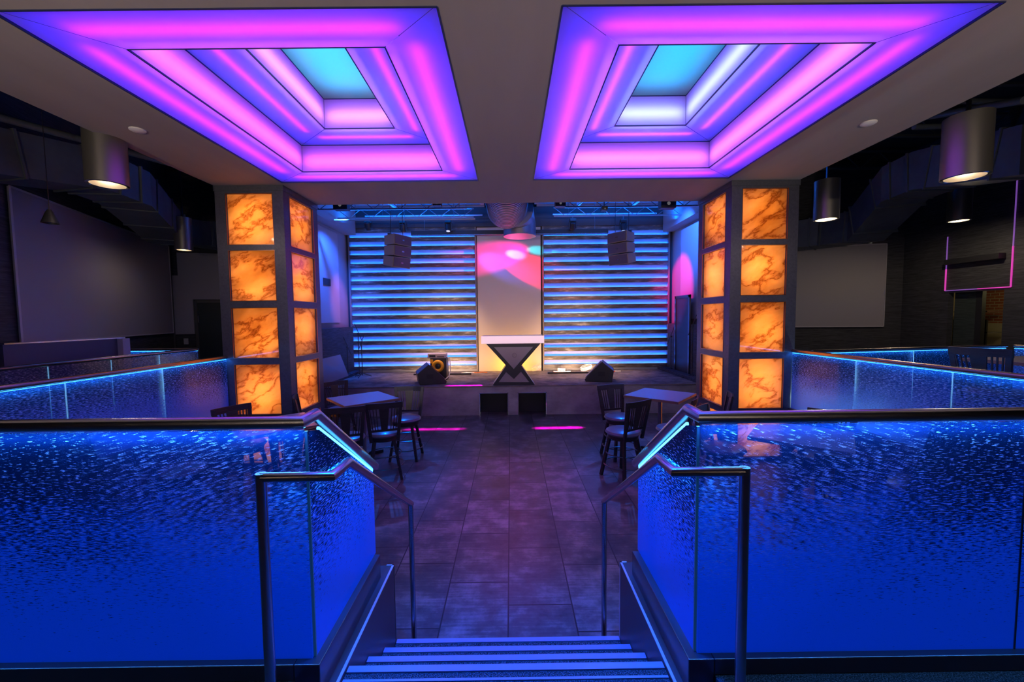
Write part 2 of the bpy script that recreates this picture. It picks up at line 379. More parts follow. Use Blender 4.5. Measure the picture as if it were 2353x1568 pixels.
st = empty('staircase', (0, 2.3, 0), 'straight carpeted staircase with metal nosings going down to the dance floor', 'stairs')
XL, XR = -.848, .76
steps = [(2.77, .179), (2.494, .351), (2.213, .539), (1.948, .723)]
for i, (y, z) in enumerate(steps):
    y0 = steps[i + 1][0] if i < 3 else 1.675
    part(MB().box(XL + .002, XR - .002, y0 + .002, y, .001, z), 'step', CARPET, st)
    nm = MB().box(XL + .004, XR - .004, y - .082, y - .068, z, z + .006).box(XL + .004, XR - .004, y - .03, y + .008, z, z + .008).box(XL + .004, XR - .004, y, y + .008, z - .028, z + .006)
    part(nm, 'nosing', pbr('step_nosing', (.30, .34, .46), .35, .3), st)
def side_curb(sx, xi, xc, label):
    """low stringer beside the stair, with the raised glazing curb on it"""
    e = empty('stair_stringer', (sx * abs(xi + sx * .1), 2.3, 0), label, 'stair side')
    a, b = sorted((xi, xc))
    xo = xc + sx * .12
    lo, hi = sorted((xi, xo))
    part(MB().box(lo, hi, 1.672, 2.767, .001, .746), 'stringer_wall', pbr('stringer_panel', (.07, .065, .075), .35, .2), e)
    lo, hi = sorted((xc, xo))
    part(MB().box(lo, hi, 1.768, 2.635, .746, .908), 'glazing_curb', pbr('curb_metal', (.13, .125, .15), .3, .7), e, bevel=.004)
    x1 = xi + sx * .014; lo, hi = sorted((xi, x1)); lo2, hi2 = sorted((xi, xc))
    part(MB().box(lo, hi, 1.672, 2.769, .746, .752).box(lo2, hi2, 2.757, 2.769, .746, .752).box(lo - .001, hi, 2.755, 2.769, .02, .746), 'edge_trim', pbr('satin_nosing', (.62, .63, .68), .32, .35), e)
    return e
side_curb(-1, XL, -.90, 'low dark stair side wall under the left balustrade')
side_curb(1, XR, .807, 'low dark stair side wall under the right balustrade')

stage = empty('stage', (0, 11.5, 0), 'low grey concrete stage with two dark openings in its front', 'stage')
SY, SZ = 10.178, .76
fr = MB()
for x0, x1, z0, z1 in ((-5.19, -.816, 0.001, SZ - .03), (-.081, .164, 0.001, SZ - .03), (.90, 5.19, 0.001, SZ - .03), (-.816, -.081, .58, SZ - .03), (.164, .90, .58, SZ - .03)):
    fr.box(x0, x1, SY, SY + .08, z0, z1)
part(fr, 'stage_front', CONC, stage)
part(MB().box(-5.19, 5.19, SY - .02, 13.0, SZ - .03, SZ), 'stage_deck', mat_grass('stage_deck_boards', (.08, .07, .065), (.30, .26, .23)), stage)
for x0, x1 in ((-.816, -.081), (.164, .90)):
    f = MB()
    f.box(x0, x0 + .018, SY - .015, SY + .4, .001, .58).box(x1 - .018, x1, SY - .015, SY + .4, .001, .58).box(x0, x1, SY - .015, SY + .4, .565, .58)
    o = part(f, 'opening_frame', CHROME, stage)
    part(MB().box(x0 + .02, x1 - .02, SY + .38, SY + .4, .002, .565), 'speaker_grille', DARK, o)

# ---------------------------------------------------------------- room shell
H = 7.0
def wall(name, p, q, z0=0, z1=H, mat=GRASS, t=.12, side=1):
    p, q = Vector((p[0], p[1], 0)), Vector((q[0], q[1], 0)); d = (q - p).normalized(); n = Vector((-d.y, d.x, 0)) * t * side
    return struct(MB().prism([(p.x, p.y), (q.x, q.y), (q.x + n.x, q.y + n.y), (p.x + n.x, p.y + n.y)], 'z', z0, z1).build(name, mat))
struct(MB().box(-5.5, 5.5, 13.05, 13.2, 0, H).build('wall_back', pbr('dark_wall', (.05, .05, .055), .6)))
wall('wall_back_left', (-9.75, 11.55), (-5.3, 12.87))
wall('wall_back_right', (5.3, 12.87), (11.2, 11.5))
wall('wall_left', (-7.0, 4.5), (-9.66, 11.7))
wall('wall_left_near', (-7.0, -4.5), (-7.0, 4.5))
wall('wall_stage_left', (-5.2, 10.0), (-5.2, 13.05), mat=WALLP)
wall('wall_stage_right', (5.2, 10.0), (5.2, 13.05), mat=WALLP, side=-1)
struct(MB().box(11.2, 11.34, -4.5, 9.12, 0, H).box(11.2, 11.34, 10.28, 11.6, 0, H).box(11.2, 11.34, 9.12, 10.28, 3.0, H).build('wall_right', GRASS))
struct(MB().box(-11, 11.3, -4.62, -4.5, 0, H).build('wall_near', pbr('dark_wall', (.05, .05, .055), .6)))
struct(MB().box(-11, 13.2, -4.6, 13.3, H, H + .1).build('ceiling', CEILM))
struct(MB().box(-4.84, -.78, 7.95, 12.89, 5.98, 6.05).box(.86, 4.84, 7.95, 12.89, 5.98, 6.05).build('ceiling_stage', BLUEP))

# ---------------------------------------------------------------- canopy with two luminous coffers
CZ = 4.70; CT = 6.15
B1 = (2.976, 6.60); B1i = (3.416, 6.185)
COF = {'left': dict(x=(-3.642, -.493), i=(-3.093, -.998), j=(-2.517, -1.559)), 'right': dict(x=(.392, 3.538), i=(.913, 3.015), j=(1.459, 2.439))}
J = (3.93, 5.683); Z3 = 5.107; Z5 = 5.51
cb = MB()
XO0, XO1, YO0, YO1 = -4.816, 4.769, -1.2, 7.88
xs = [XO0, COF['left']['x'][0], COF['left']['x'][1], COF['right']['x'][0], COF['right']['x'][1], XO1]
cb.box(xs[0], xs[1], YO0, YO1, CZ, CZ + .05).box(xs[2], xs[3], YO0, YO1, CZ, CZ + .05).box(xs[4], xs[5], YO0, YO1, CZ, CZ + .05)
for a, b in ((xs[1], xs[2]), (xs[3], xs[4])):
    cb.box(a, b, YO0, B1[0], CZ, CZ + .05).box(a, b, B1[1], YO1, CZ, CZ + .05)
cb.box(XO0, XO0 + .04, YO0, YO1, CZ + .05, CT).box(XO1 - .04, XO1, YO0, YO1, CZ + .05, CT).box(XO0, XO1, YO0, YO0 + .04, CZ + .05, CT).box(XO0, XO1, YO1 - .04, YO1, CZ + .05, CT).box(XO0, XO1, YO0, YO1, CT, CT + .04)
struct(cb.build('ceiling_canopy', SOFFIT))

def ring(mb, xo, yo, xi, yi, z, gap=.003):
    """flat mitred ring of four sheets"""
    (a, b), (c, d), (e, f), (g, h) = xo, yo, xi, yi
    t = .006
    for q in ([(a, c), (b, c), (f, g), (e, g)], [(b, c), (b, d), (f, h), (f, g)], [(b, d), (a, d), (e, h), (f, h)], [(a, d), (a, c), (e, g), (e, h)]):
        cxx = sum(p[0] for p in q) / 4; cyy = sum(p[1] for p in q) / 4
        q2 = []
        for p in q:
            v = Vector((cxx - p[0], cyy - p[1])); v = v.normalized() * gap * 1.5; q2.append((p[0] + v.x, p[1] + v.y))
        mb.faces([(p[0], p[1], z) for p in q2], [(0, 1, 2, 3)])
def coffer(side, c):
    xo, xi, xj = c['x'], c['i'], c['j']
    root = empty('light_coffer', ((xo[0] + xo[1]) / 2, 4.79, CZ), 'stepped ceiling light recess glowing pink and blue, on the %s of the canopy' % side, 'ceiling light', 'stepped light recesses in the canopy')
    m = MB(); ring(m, xo, B1, xi, B1i, CZ + .012); part(m, 'outer_diffuser', DIFF, root)
    m = MB(); ring(m, xi, B1i, xj, J, Z3); part(m, 'inner_diffuser', DIFF, root)
    for (X, Y, z0, z1) in ((xi, B1i, CZ + .012, Z3), (xj, J, Z3, Z5)):
        for q in ([(X[0], Y[0]), (X[1], Y[0])], [(X[1], Y[0]), (X[1], Y[1])], [(X[1], Y[1]), (X[0], Y[1])], [(X[0], Y[1]), (X[0], Y[0])]):
            v = Vector((q[1][0] - q[0][0], q[1][1] - q[0][1])).normalized() * .003
            a = (q[0][0] + v.x, q[0][1] + v.y); b = (q[1][0] - v.x, q[1][1] - v.y)
            part(MB().faces([(a[0], a[1], z0), (b[0], b[1], z0), (b[0], b[1], z1), (a[0], a[1], z1)], [(0, 1, 2, 3)]), 'riser_diffuser', DIFF, root)
    part(MB().faces([(xj[0], J[0], Z5), (xj[1], J[0], Z5), (xj[1], J[1], Z5), (xj[0], J[1], Z5)], [(0, 1, 2, 3)]), 'top_diffuser', DIFF, root)
    tr = MB()
    def frame(X, Y, z, w=.012, h=.02):
        for a, b in (((X[0], Y[0]), (X[1], Y[0])), ((X[1], Y[0]), (X[1], Y[1])), ((X[1], Y[1]), (X[0], Y[1])), ((X[0], Y[1]), (X[0], Y[0]))):
            tr.bar((a[0], a[1], z), (b[0], b[1], z), w, h)
    frame(xo, B1, CZ + .004, .014, .02); frame(xi, B1i, CZ + .016, .012, .014); frame(xi, B1i, Z3 - .006, .012, .012); frame(xj, J, Z3 + .004, .012, .014); frame(xj, J, Z5 - .005, .012, .012)
    part(tr, 'metal_bead', pbr('navy_bead', (.05, .06, .15), .4, .5), root)
    # light tubes behind the diffusers
    def band(X, Y, Xi, Yi, z, hb, pb, pp, pc, w=.05, hp=.07):
        cx, cy = (X[0] + X[1]) / 2, (Y[0] + Y[1]) / 2
        xs_ = ((X[0] + Xi[0]) / 2, (X[1] + Xi[1]) / 2); ys_ = ((Y[0] + Yi[0]) / 2, (Y[1] + Yi[1]) / 2)
        wx, wy = Xi[0] - X[0], Yi[0] - Y[0]; lx, ly = X[1] - X[0] - .1, Y[1] - Y[0] - .1
        for y in ys_:
            area('coffer_blue', (cx, y, z + hb), (0, 0, -1), lx, wy * .8, pb * lx * wy, BLUE2)
            area('coffer_tube', (cx, y, z + hp), (0, 0, -1), lx - wy * 1.3, w, pp * lx, pc)
        for x in xs_:
            area('coffer_blue', (x, cy, z + hb), (0, 0, -1), wx * .8, ly, pb * ly * wx, BLUE2)
            area('coffer_tube', (x, cy, z + hp), (0, 0, -1), w, ly - wx * 1.3, pp * ly, pc)
    return root, band
TUBE = {'left': dict(b1=(1, .02, .7), r1=(1, .10, .6), b3=(.9, .015, .8), r2=(1, .30, .8), top=(.02, .5, 1)),
        'right': dict(b1=(1, .03, .7), r1=(1, .16, .8), b3=(.9, .07, .9), r2=(.5, .62, 1), top=(.0, .42, 1))}
for side, c in COF.items():
    root, band = coffer(side, c); T = TUBE[side]
    xo, xi, xj = c['x'], c['i'], c['j']
    band(xo, B1, xi, B1i, CZ + .012, .15, 4.8, .54, T['b1'], hp=.09)
    band(xi, B1i, xj, J, Z3, .12, 5.2, .28, T['b3'], hp=.045)
    for (X, Y, z0, z1, k, p, pb) in ((xi, B1i, CZ, Z3, 'r1', 1.45, 3.0), (xj, J, Z3, Z5, 'r2', 1.1, 3.0)):
        zc = (z0 + z1) / 2; cx, cy = (X[0] + X[1]) / 2, (Y[0] + Y[1]) / 2; lx, ly = X[1] - X[0], Y[1] - Y[0]; off = .10
        for sx in (0, 1):
            s = -1 if sx == 0 else 1
            area('coffer_riser', (X[sx] + s * off, cy, zc - .03), (-s, 0, 0), ly - .1, .08, p * ly, T[k], xaxis=(0, 1, 0))
            area('coffer_blue', (X[sx] + s * off * 1.1, cy, zc + .02), (-s, 0, 0), ly, .3, pb * ly * .4, BLUE2, xaxis=(0, 1, 0))
            area('coffer_riser', (cx, Y[sx] + s * off, zc - .03), (0, -s, 0), lx - .1, .08, p * lx, T[k], xaxis=(1, 0, 0))
            area('coffer_blue', (cx, Y[sx] + s * off * 1.1, zc + .02), (0, -s, 0), lx, .3, pb * lx * .4, BLUE2, xaxis=(1, 0, 0))
    area('coffer_top', ((xj[0] + xj[1]) / 2, (J[0] + J[1]) / 2, Z5 + .22), (0, 0, -1), .7, 1.3, 6.5, T['top'])
for x, y, lab in ((-4.254, 4.763, 'left'), (4.164, 4.769, 'right')):
    e = empty('smoke_detector', (x, y, CZ), 'small round white disc in the %s margin of the canopy' % lab, 'ceiling disc')
    part(MB().lathe([(.078, 0), (.078, -.012), (.06, -.022), (0.0, -.024)], (x, y, CZ), 24), 'disc', WHITE, e, smooth=True)

# ---------------------------------------------------------------- onyx columns
def column(side, xin, xout, y0, y1, label):
    s = 1 if xout > xin else -1
    root = empty('illuminated_column', ((xin + xout) / 2, (y0 + y1) / 2, 0), label, 'column', 'onyx columns under the canopy')
    rows = [(.07, .80), (.912, 1.76), (1.868, 2.705), (2.823, 3.65), (3.745, 4.57)]
    mg = .178; dep = .035
    fx0, fx1 = sorted((xin, xout)); m = MB()
    core = .05
    # front face frame (facing -Y) and inner face frame, built from stiles and rails
    m.box(fx0, fx0 + mg, y0, y0 + core, 0.001, CZ - .002).box(fx1 - mg, fx1, y0, y0 + core, 0.001, CZ - .002)
    zs = [0.001] + [v for r in rows for v in r] + [CZ - .002]
    for k in range(0, len(zs), 2): m.box(fx0 + mg, fx1 - mg, y0, y0 + core, zs[k], zs[k + 1])
    xa, xb = sorted((xin, xin + s * core))
    m.box(xa, xb, y0 + core, y0 + mg, 0.001, CZ - .002).box(xa, xb, y1 - mg, y1, 0.001, CZ - .002)
    for k in range(0, len(zs), 2): m.box(xa, xb, y0 + mg, y1 - mg, zs[k], zs[k + 1])
    xa, xb = sorted((xout, xout - s * core))
    m.box(xa, xb, y0 + core, y1, 0.001, CZ - .002).box(fx0 + core, fx1 - core, y1 - core, y1, 0.001, CZ - .002)
    # cornice strip
    m.box(fx0 - .012, fx1 + .012, y0 - .012, y0, CZ - .09, CZ - .002)
    xa, xb = sorted((xin, xin - s * .012)); m.box(xa, xb, y0, y1 + .012, CZ - .09, CZ - .002)
    part(m, 'column_frame', FRAME, root)
    for k, (z0, z1) in enumerate(rows):
        mt = mat_onyx('onyx_%s_%d' % (side, k), k * 2.3 + (0 if s < 0 else 11.7), .4 + k * .5)
        part(MB().box(fx0 + mg + .002, fx1 - mg - .002, y0 + dep, y0 + dep + .012, z0 + .002, z1 - .002), 'onyx_panel', mt, root)
        xa, xb = sorted((xin + s * dep, xin + s * (dep + .012)))
        part(MB().box(xa, xb, y0 + mg + .002, y1 - mg - .002, z0 + .002, z1 - .002), 'onyx_panel', mt, root)
        zc = (z0 + z1) / 2; cx = (fx0 + fx1) / 2; cy = (y0 + y1) / 2
        P = 12.5 * (z1 - z0) / .85
        OR = (1, .60, .22)
        area('onyx_light', (cx, y0 + .25, zc), (0, -1, 0), .6, z1 - z0 - .15, P, OR)
        area('onyx_light', (xin + s * .25, cy, zc), (-s, 0, 0), .6, z1 - z0 - .15, P * .95, OR, xaxis=(0, 1, 0))
        if s < 0:
            for gx in (-.2, 0, .2):
                for gz in (-.22, 0, .22):
                    if random.random() < (.9 if k == 3 else .45):
                        point('onyx_bulb', (cx + gx - .06, y0 + .13, zc + gz), .32, (1, .72, .2), .015)
        else:
            point('onyx_bulb', (cx + .04, y0 + .16, zc + .12), .5, (1, .72, .3), .03)
            point('onyx_bulb', (cx - .06, y0 + .16, zc - .2), .3, (1, .72, .3), .03)
    # thin metal bead round each opening
    bead = MB()
    for z0, z1 in rows:
        a0, a1 = fx0 + mg, fx1 - mg; yb = y0 - .002
        for p, q in (((a0, z0), (a1, z0)), ((a1, z0), (a1, z1)), ((a1, z1), (a0, z1)), ((a0, z1), (a0, z0))):
            bead.bar((p[0], yb, p[1]), (q[0], yb, q[1]), .008, .008, up=(0, 1, 0))
        xb_ = xin - s * .002; b0, b1 = y0 + mg, y1 - mg
        for p, q in (((b0, z0), (b1, z0)), ((b1, z0), (b1, z1)), ((b1, z1), (b0, z1)), ((b0, z1), (b0, z0))):
            bead.bar((xb_, p[0], p[1]), (xb_, q[0], q[1]), .008, .008, up=(1, 0, 0))
    part(bead, 'panel_bead', pbr('copper_bead', (.5, .22, .15), .3, .9), root)
    return root
column('left', -3.697, -4.814, 6.715, 7.878, 'square column with glowing orange onyx panels on the left of the dance floor')
column('right', 3.658, 4.767, 6.715, 7.878, 'square column with glowing orange onyx panels on the right of the dance floor')

# ---------------------------------------------------------------- glass balustrades
LED = emis('blue_led_strip', (.06, .42, 1.0), 6.0)
GX = {}
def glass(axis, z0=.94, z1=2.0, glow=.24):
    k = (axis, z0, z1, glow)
    if k not in GX: GX[k] = mat_etched('etched_glass_%s_%d' % (axis, len(GX)), axis, z0, z1, (.03, .20, .80) if z1 > 1.99 else (.26, .44, .75), glow)  # whitish glass; blue of the LED light put into its tint
    return GX[k]
RZ = 2.046
def joints(a, b, step):
    n = max(1, round((b - a) / step)); return [a + (b - a) * i / n for i in range(n + 1)]
def front_guard(s, xc, xs_, label, xrail, js):
    """level balustrade on the landing edge that turns and slopes down beside the stair"""
    root = empty('glass_balustrade', (s * 2.6, 1.84, LZ), label, 'balustrade')
    x_end = s * 4.86
    path = [(x_end, 1.76, RZ), (xrail, 1.76, RZ), (xrail, 1.895, RZ + .003), (xrail, 2.69, 1.495)]
    part(MB().tube(path, .028, 20), 'top_rail', STEEL, root, smooth=True)
    xi = xs_ + s * .0
    lo, hi = sorted((xc + s * .121, x_end)); part(MB().box(lo, hi, 1.768, 1.88, LZ - .02, .908), 'glazing_curb', pbr('curb_metal', (.13, .125, .15), .3, .7), root, bevel=.004)
    # solid riser of the deck under the curb, on the dance floor side
    lo, hi = sorted((xc + s * .12, x_end)); part(MB().box(lo, hi, 1.84, 1.88, .001, LZ - .02), 'base_wall', CONC, root)
    js = [xi] + js
    for a, b in zip(js, js[1:]):
        a2, b2 = a + s * .006, b - s * .006; lo, hi = sorted((a2, b2))
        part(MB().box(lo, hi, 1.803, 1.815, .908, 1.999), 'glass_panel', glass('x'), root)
        part(MB().box(b2 if s > 0 else b2 - .008, b2 + .008 if s > 0 else b2, 1.800, 1.818, .908, 1.999), 'panel_joint', DSTEEL, root)
    # side pane beside the stair
    poly = [(1.823, .908), (2.655, .908), (2.655, 1.468), (1.93, 1.965), (1.823, 1.99)]
    part(MB().prism(poly, 'x', xi - .006, xi + .006), 'glass_panel', glass('y'), root)
    part(MB().box(xi - .006, xi + .006, 1.815, 1.823, .908, 1.99), 'corner_edge', pbr('glass_edge', (.03, .10, .2), .1, 0, emit=(.05, .4, 1), estr=.05), root)  # faint LED glow in the glass edge put in as emission
    lx = MB(); lo, hi = sorted((xi, x_end)); lx.box(lo, hi, 1.804, 1.814, 2.008, 2.013)
    lx.bar((xi, 1.93, 1.974), (xi, 2.65, 1.481), .012, .012)
    part(lx, 'led_strip', LED, root)
    area('rail_led', ((xi + x_end) / 2, 1.768, 1.995), (0, .45, -1), abs(x_end - xi), .02, 17, (.04, .30, 1), xaxis=(1, 0, 0))
    area('rail_led', ((xi + x_end) / 2, 1.86, 1.995), (0, -.45, -1), abs(x_end - xi), .02, 19, (.04, .30, 1), xaxis=(1, 0, 0))
    for q in (-1, 1):
        area('rail_led', (xi + q * .06, 2.28, 1.70), (-q * .5, 0, -1), .9, .02, 3.6, (.03, .42, 1.0), xaxis=(0, .82, -.56))
    return root
front_guard(-1, -.90, -.943, 'glass balustrade with thick round steel rail left of the stair head', -.935, [-2.42, -3.65, -4.86])
front_guard(1, .807, .857, 'glass balustrade with thick round steel rail right of the stair head', .845, [2.364, 3.6, 4.86])

def guard(p, q, label, n, group=None, zt=RZ, led=True, pw=5, rail_ext=0., glow=.1, mat=None, curb=True):
    p, q = Vector(p), Vector(q); d = (q - p); L = d.length; d.normalize(); nn = Vector((-d.y, d.x, 0))
    root = empty('glass_balustrade', (p.x, p.y, LZ), label, 'balustrade', group)
    part(MB().tube([(p.x, p.y, zt), (q.x + d.x * rail_ext, q.y + d.y * rail_ext, zt)], .028, 16), 'top_rail', pbr('bronze_steel', (.45, .36, .32), .25, 1.0), root, smooth=True)
    axis = 'y' if abs(d.y) > abs(d.x) else 'x'
    if curb: part(MB().bar((p.x, p.y, LZ + .035), (q.x, q.y, LZ + .035), .1, .07), 'glazing_curb', pbr('curb_metal', (.13, .125, .15), .3, .7), root)
    for i in range(n):
        a = p + d * (L * i / n + .006); b = p + d * (L * (i + 1) / n - .006)
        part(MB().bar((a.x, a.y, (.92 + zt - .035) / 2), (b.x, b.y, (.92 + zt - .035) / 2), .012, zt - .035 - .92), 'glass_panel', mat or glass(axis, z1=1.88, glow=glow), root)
        if i: part(MB().box(a.x - .003, a.x + .003, a.y - .008, a.y - .004, .93, zt - .035), 'panel_joint', pbr('lit_glass_edge', (.3, .5, .7), .2, 0, emit=(.3, .7, 1), estr=.8), root)  # LED glow along the joint put in as emission
    if led:
        part(MB().bar((p.x, p.y, zt - .038), (q.x, q.y, zt - .038), .006, .005), 'led_strip', LED, root)
        c = (p + q) / 2
        for s in (-1, 1):
            area('rail_led', (c.x + nn.x * s * .05, c.y + nn.y * s * .05, zt - .04), (-nn.x * s * .5, -nn.y * s * .5, -1), L, .02, pw, (.01, .22, 1), xaxis=d)
    return root
ZL = 1.888
guard((-4.755, 6.70, 0), (-4.86, 1.95, 0), 'glass balustrade running from the left column towards the viewer', 4, zt=ZL, pw=12)
guard((4.725, 6.70, 0), (4.86, 1.95, 0), 'glass balustrade running from the right column towards the viewer', 4, zt=ZL, pw=12)
CLEAR = mat_etched('clear_glass', 'y', -3.5, 3.2, (.5, .4, .42), .0)
guard((-6.62, 8.5, 0), (-6.70, 4.9, 0), 'glass balustrade on the far left deck with bronze rail', 4, zt=1.9, led=False, mat=CLEAR)
guard((-8.2, 8.58, 0), (-6.68, 8.58, 0), 'short glass balustrade beside the tall grey low wall, far left', 2, zt=1.9, pw=3)
guard((4.9, 6.50, 0), (8.8, 7.09, 0), 'glass balustrade crossing the right deck behind the wooden bar chair', 2, zt=1.89, pw=10)
guard((8.9, 7.05, 0), (8.9, 3.2, 0), 'glass balustrade at the right edge of the picture', 3, zt=1.89, pw=5)

# stair handrails
def handrail(s, X, Xo, label):
    root = empty('stair_handrail', (X, 2.3, 0), label, 'handrail')
    part(MB().tube([(X, 2.90, 1.13), (X, 1.809, 1.847), (X, 1.641, 1.847), (Xo, 1.641, 1.847)], .0205, 16), 'rail', STEEL, root, smooth=True)
    part(MB().tube([(X, 2.882, .001), (X, 2.882, 1.135)], .019, 16), 'lower_post', STEEL, root, smooth=True)
    part(MB().tube([(Xo, 1.641, LZ), (Xo, 1.641, 1.864)], .0215, 16), 'upper_post', STEEL, root, smooth=True)
handrail(-1, -.75, -1.047, 'thin round steel handrail down the left of the stair')
handrail(1, .675, .972, 'thin round steel handrail down the right of the stair')

# ---------------------------------------------------------------- bar chairs and tables
def make_chair():
    root = empty('bar_chair', (0, 0, 0), '', 'chair')
    part(MB().lathe([(0, .765), (.20, .757), (.255, .735), (.272, .705), (.25, .68), (0, .675)], n=30), 'seat', CUSH, root, smooth=True)
    part(MB().lathe([(0, .675), (.235, .674), (.225, .61), (.0, .608)], n=26), 'seat_base', WOOD, root, smooth=True)
    for sx in (-1, 1):
        for sy in (-1, 1):
            part(MB().bar((sx * .14, sy * .14, .63), (sx * .235, sy * .235, .001), .042, .042), 'leg', WOOD, root)
    for z, r in ((.20, .292), (.38, .256)):
        part(MB().tube([(r * math.cos(t), r * math.sin(t), z) for t in [2*PI*k/28 for k in range(28)]], .009, 8, closed=True), 'foot_ring', DSTEEL, root, smooth=True)
    for sx in (-1, 1):
        part(MB().bar((sx * .195, -.20, .62), (sx * .25, -.30, 1.225), .05, .03), 'back_post', WOOD, root)
    m = MB(); n = 8
    for i in range(n):
        x0 = -.275 + .55 * i / n; x1 = -.275 + .55 * (i + 1) / n
        f = lambda x: -.30 - .03 * math.cos(x / .275 * PI / 2)
        m.faces([(x0, f(x0), 1.15), (x1, f(x1), 1.15), (x1, f(x1) - .012, 1.24), (x0, f(x0) - .012, 1.24),
                 (x0, f(x0) + .022, 1.15), (x1, f(x1) + .022, 1.15), (x1, f(x1) + .010, 1.24), (x0, f(x0) + .010, 1.24)],
                [(0,1,2,3), (7,6,5,4), (3,2,6,7), (4,5,1,0)] + ([(4,0,3,7)] if i == 0 else []) + ([(1,5,6,2)] if i == n - 1 else []))
    part(m, 'crest_rail', WOOD, root)
    part(MB().bar((-.205, -.232, .80), (.205, -.232, .80), .022, .035), 'lower_rail', WOOD, root)
    part(MB().faces([(-.045,-.243,.80),(.045,-.243,.80),(.075,-.318,1.165),(-.075,-.318,1.165),(-.045,-.225,.80),(.045,-.225,.80),(.075,-.300,1.165),(-.075,-.300,1.165)],
         [(0,1,2,3),(7,6,5,4),(0,4,5,1),(2,6,7,3),(1,5,6,2),(3,7,4,0)]), 'back_splat', WOOD, root)
    for x in (-.165, -.128, -.092, .092, .128, .165):
        part(MB().bar((x, -.234, .80), (x * 1.25, -.308, 1.165), .013, .014), 'spindle', WOOD, root)
    return root
def make_table():
    root = empty('bar_table', (0, 0, 0), '', 'table'); h = .485
    part(MB().box(-h + .012, h - .012, -h + .012, h - .012, 1.035, 1.072), 'table_top', TTOP, root)
    part(MB().box(-h, h, -h, -h + .012, 1.03, 1.07).box(-h, h, h - .012, h, 1.03, 1.07).box(-h, -h + .012, -h + .012, h - .012, 1.03, 1.07).box(h - .012, h, -h + .012, h - .012, 1.03, 1.07), 'edge_band', TEDGE, root)
    part(MB().lathe([(.04, .05), (.036, .09), (.036, 1.0), (.05, 1.03)], n=20), 'pedestal', STEEL, root, smooth=True)
    part(MB().bar((-.34, 0, .03), (.34, 0, .03), .07, .05).bar((0, -.34, .03), (0, .34, .03), .07, .05).box(-.15, .15, -.15, .15, 1.02, 1.034), 'cross_base', BLACKP, root)
    return root
chair0 = make_chair(); table0 = make_table(); first = {'c': True, 't': True}
def put(o0, k, x, y, rz, label, group, z=0):
    o = o0 if first[k] else copy_tree(o0); first[k] = False
    o.location = (x, y, z); o.rotation_euler = (0, 0, rz); o['label'] = label
    if group: o['group'] = group
    return o
def face(x, y, tx, ty): return math.atan2(ty - y, tx - x) - PI / 2
GL, GR = 'bar chairs on the left of the dance floor', 'bar chairs on the right of the dance floor'
TL, TR = (-2.69, 7.22), (2.71, 7.24)
put(table0, 't', TL[0], TL[1], math.radians(41), 'square bar table set diagonally beside the left onyx column', 'bar tables')
put(table0, 't', TR[0], TR[1], math.radians(49), 'square bar table set diagonally beside the right onyx column', 'bar tables')
for (x, y, t, lab, g) in (
    (-2.02, 6.27, (-2.35, 7.2), 'bar chair, back to the viewer, near right of the left diagonal table', GL),
    (-1.90, 7.12, (-1.9, 6.2), 'bar chair on the stage side, right of the left diagonal table', GL),
    (-2.5, 6.0, (-2.85, 6.9), 'bar chair half hidden behind the sloping rail left of the stair', GL),
    (-3.38, 7.9, TL, 'bar chair between the left diagonal table and the stage', GL),
    (1.73, 6.15, (1.3, 6.8), 'bar chair, back to the viewer, near left of the right diagonal table', GR),
    (1.92, 7.05, (2.25, 6.0), 'bar chair on the stage side, left of the right diagonal table', GR),
    (2.56, 6.25, (2.0, 6.6), 'bar chair half hidden behind the sloping rail right of the stair', GR),
    (3.24, 6.5, (2.6, 6.75), 'bar chair squeezed between the right diagonal table and the right column', GR)):
    put(chair0, 'c', x, y, face(x, y, *t), lab, g)
T2L, T2R = (-3.27, 5.48), (3.45, 4.7)
put(table0, 't', T2L[0], T2L[1], math.radians(40), 'square bar table showing just above the left balustrade rail', 'bar tables')
put(table0, 't', T2R[0], T2R[1], math.radians(50), 'square bar table seen dimly through the right balustrade glass', 'bar tables')
for (x, y, t, lab, g) in (
    (-3.86, 5.74, (-2.9, 5.25), 'bar chair whose crest shows in front of the left column, above the rail', GL),
    (-3.32, 6.76, (-2.4, 7.15), 'bar chair turned side-on before the inner face of the left column', GL),
    (-4.0, 4.75, T2L, 'bar chair behind the left balustrade glass, on the far left of its table', GL),
    (-2.65, 4.75, T2L, 'bar chair behind the left balustrade glass, on the stair side of its table', GL),
    (3.88, 4.98, (3.0, 4.5), 'bar chair whose crest shows at the foot of the right column', GR),
    (2.85, 5.3, T2R, 'bar chair behind the right balustrade glass, nearest the stair', GR),
    (3.1, 3.75, T2R, 'bar chair behind the right balustrade glass, its back towards the viewer', GR),
    (4.15, 4.1, T2R, 'bar chair behind the right balustrade glass, farthest right', GR)):
    put(chair0, 'c', x, y, face(x, y, *t), lab, g)
put(chair0, 'c', 5.64, 4.62, math.radians(-78), 'bar chair standing on the raised right deck behind the side balustrade', GR, z=LZ)
put(table0, 't', 6.38, 4.75, math.radians(8), 'bar table cut by the right edge of the picture, on the raised deck', 'bar tables', z=LZ - .01)

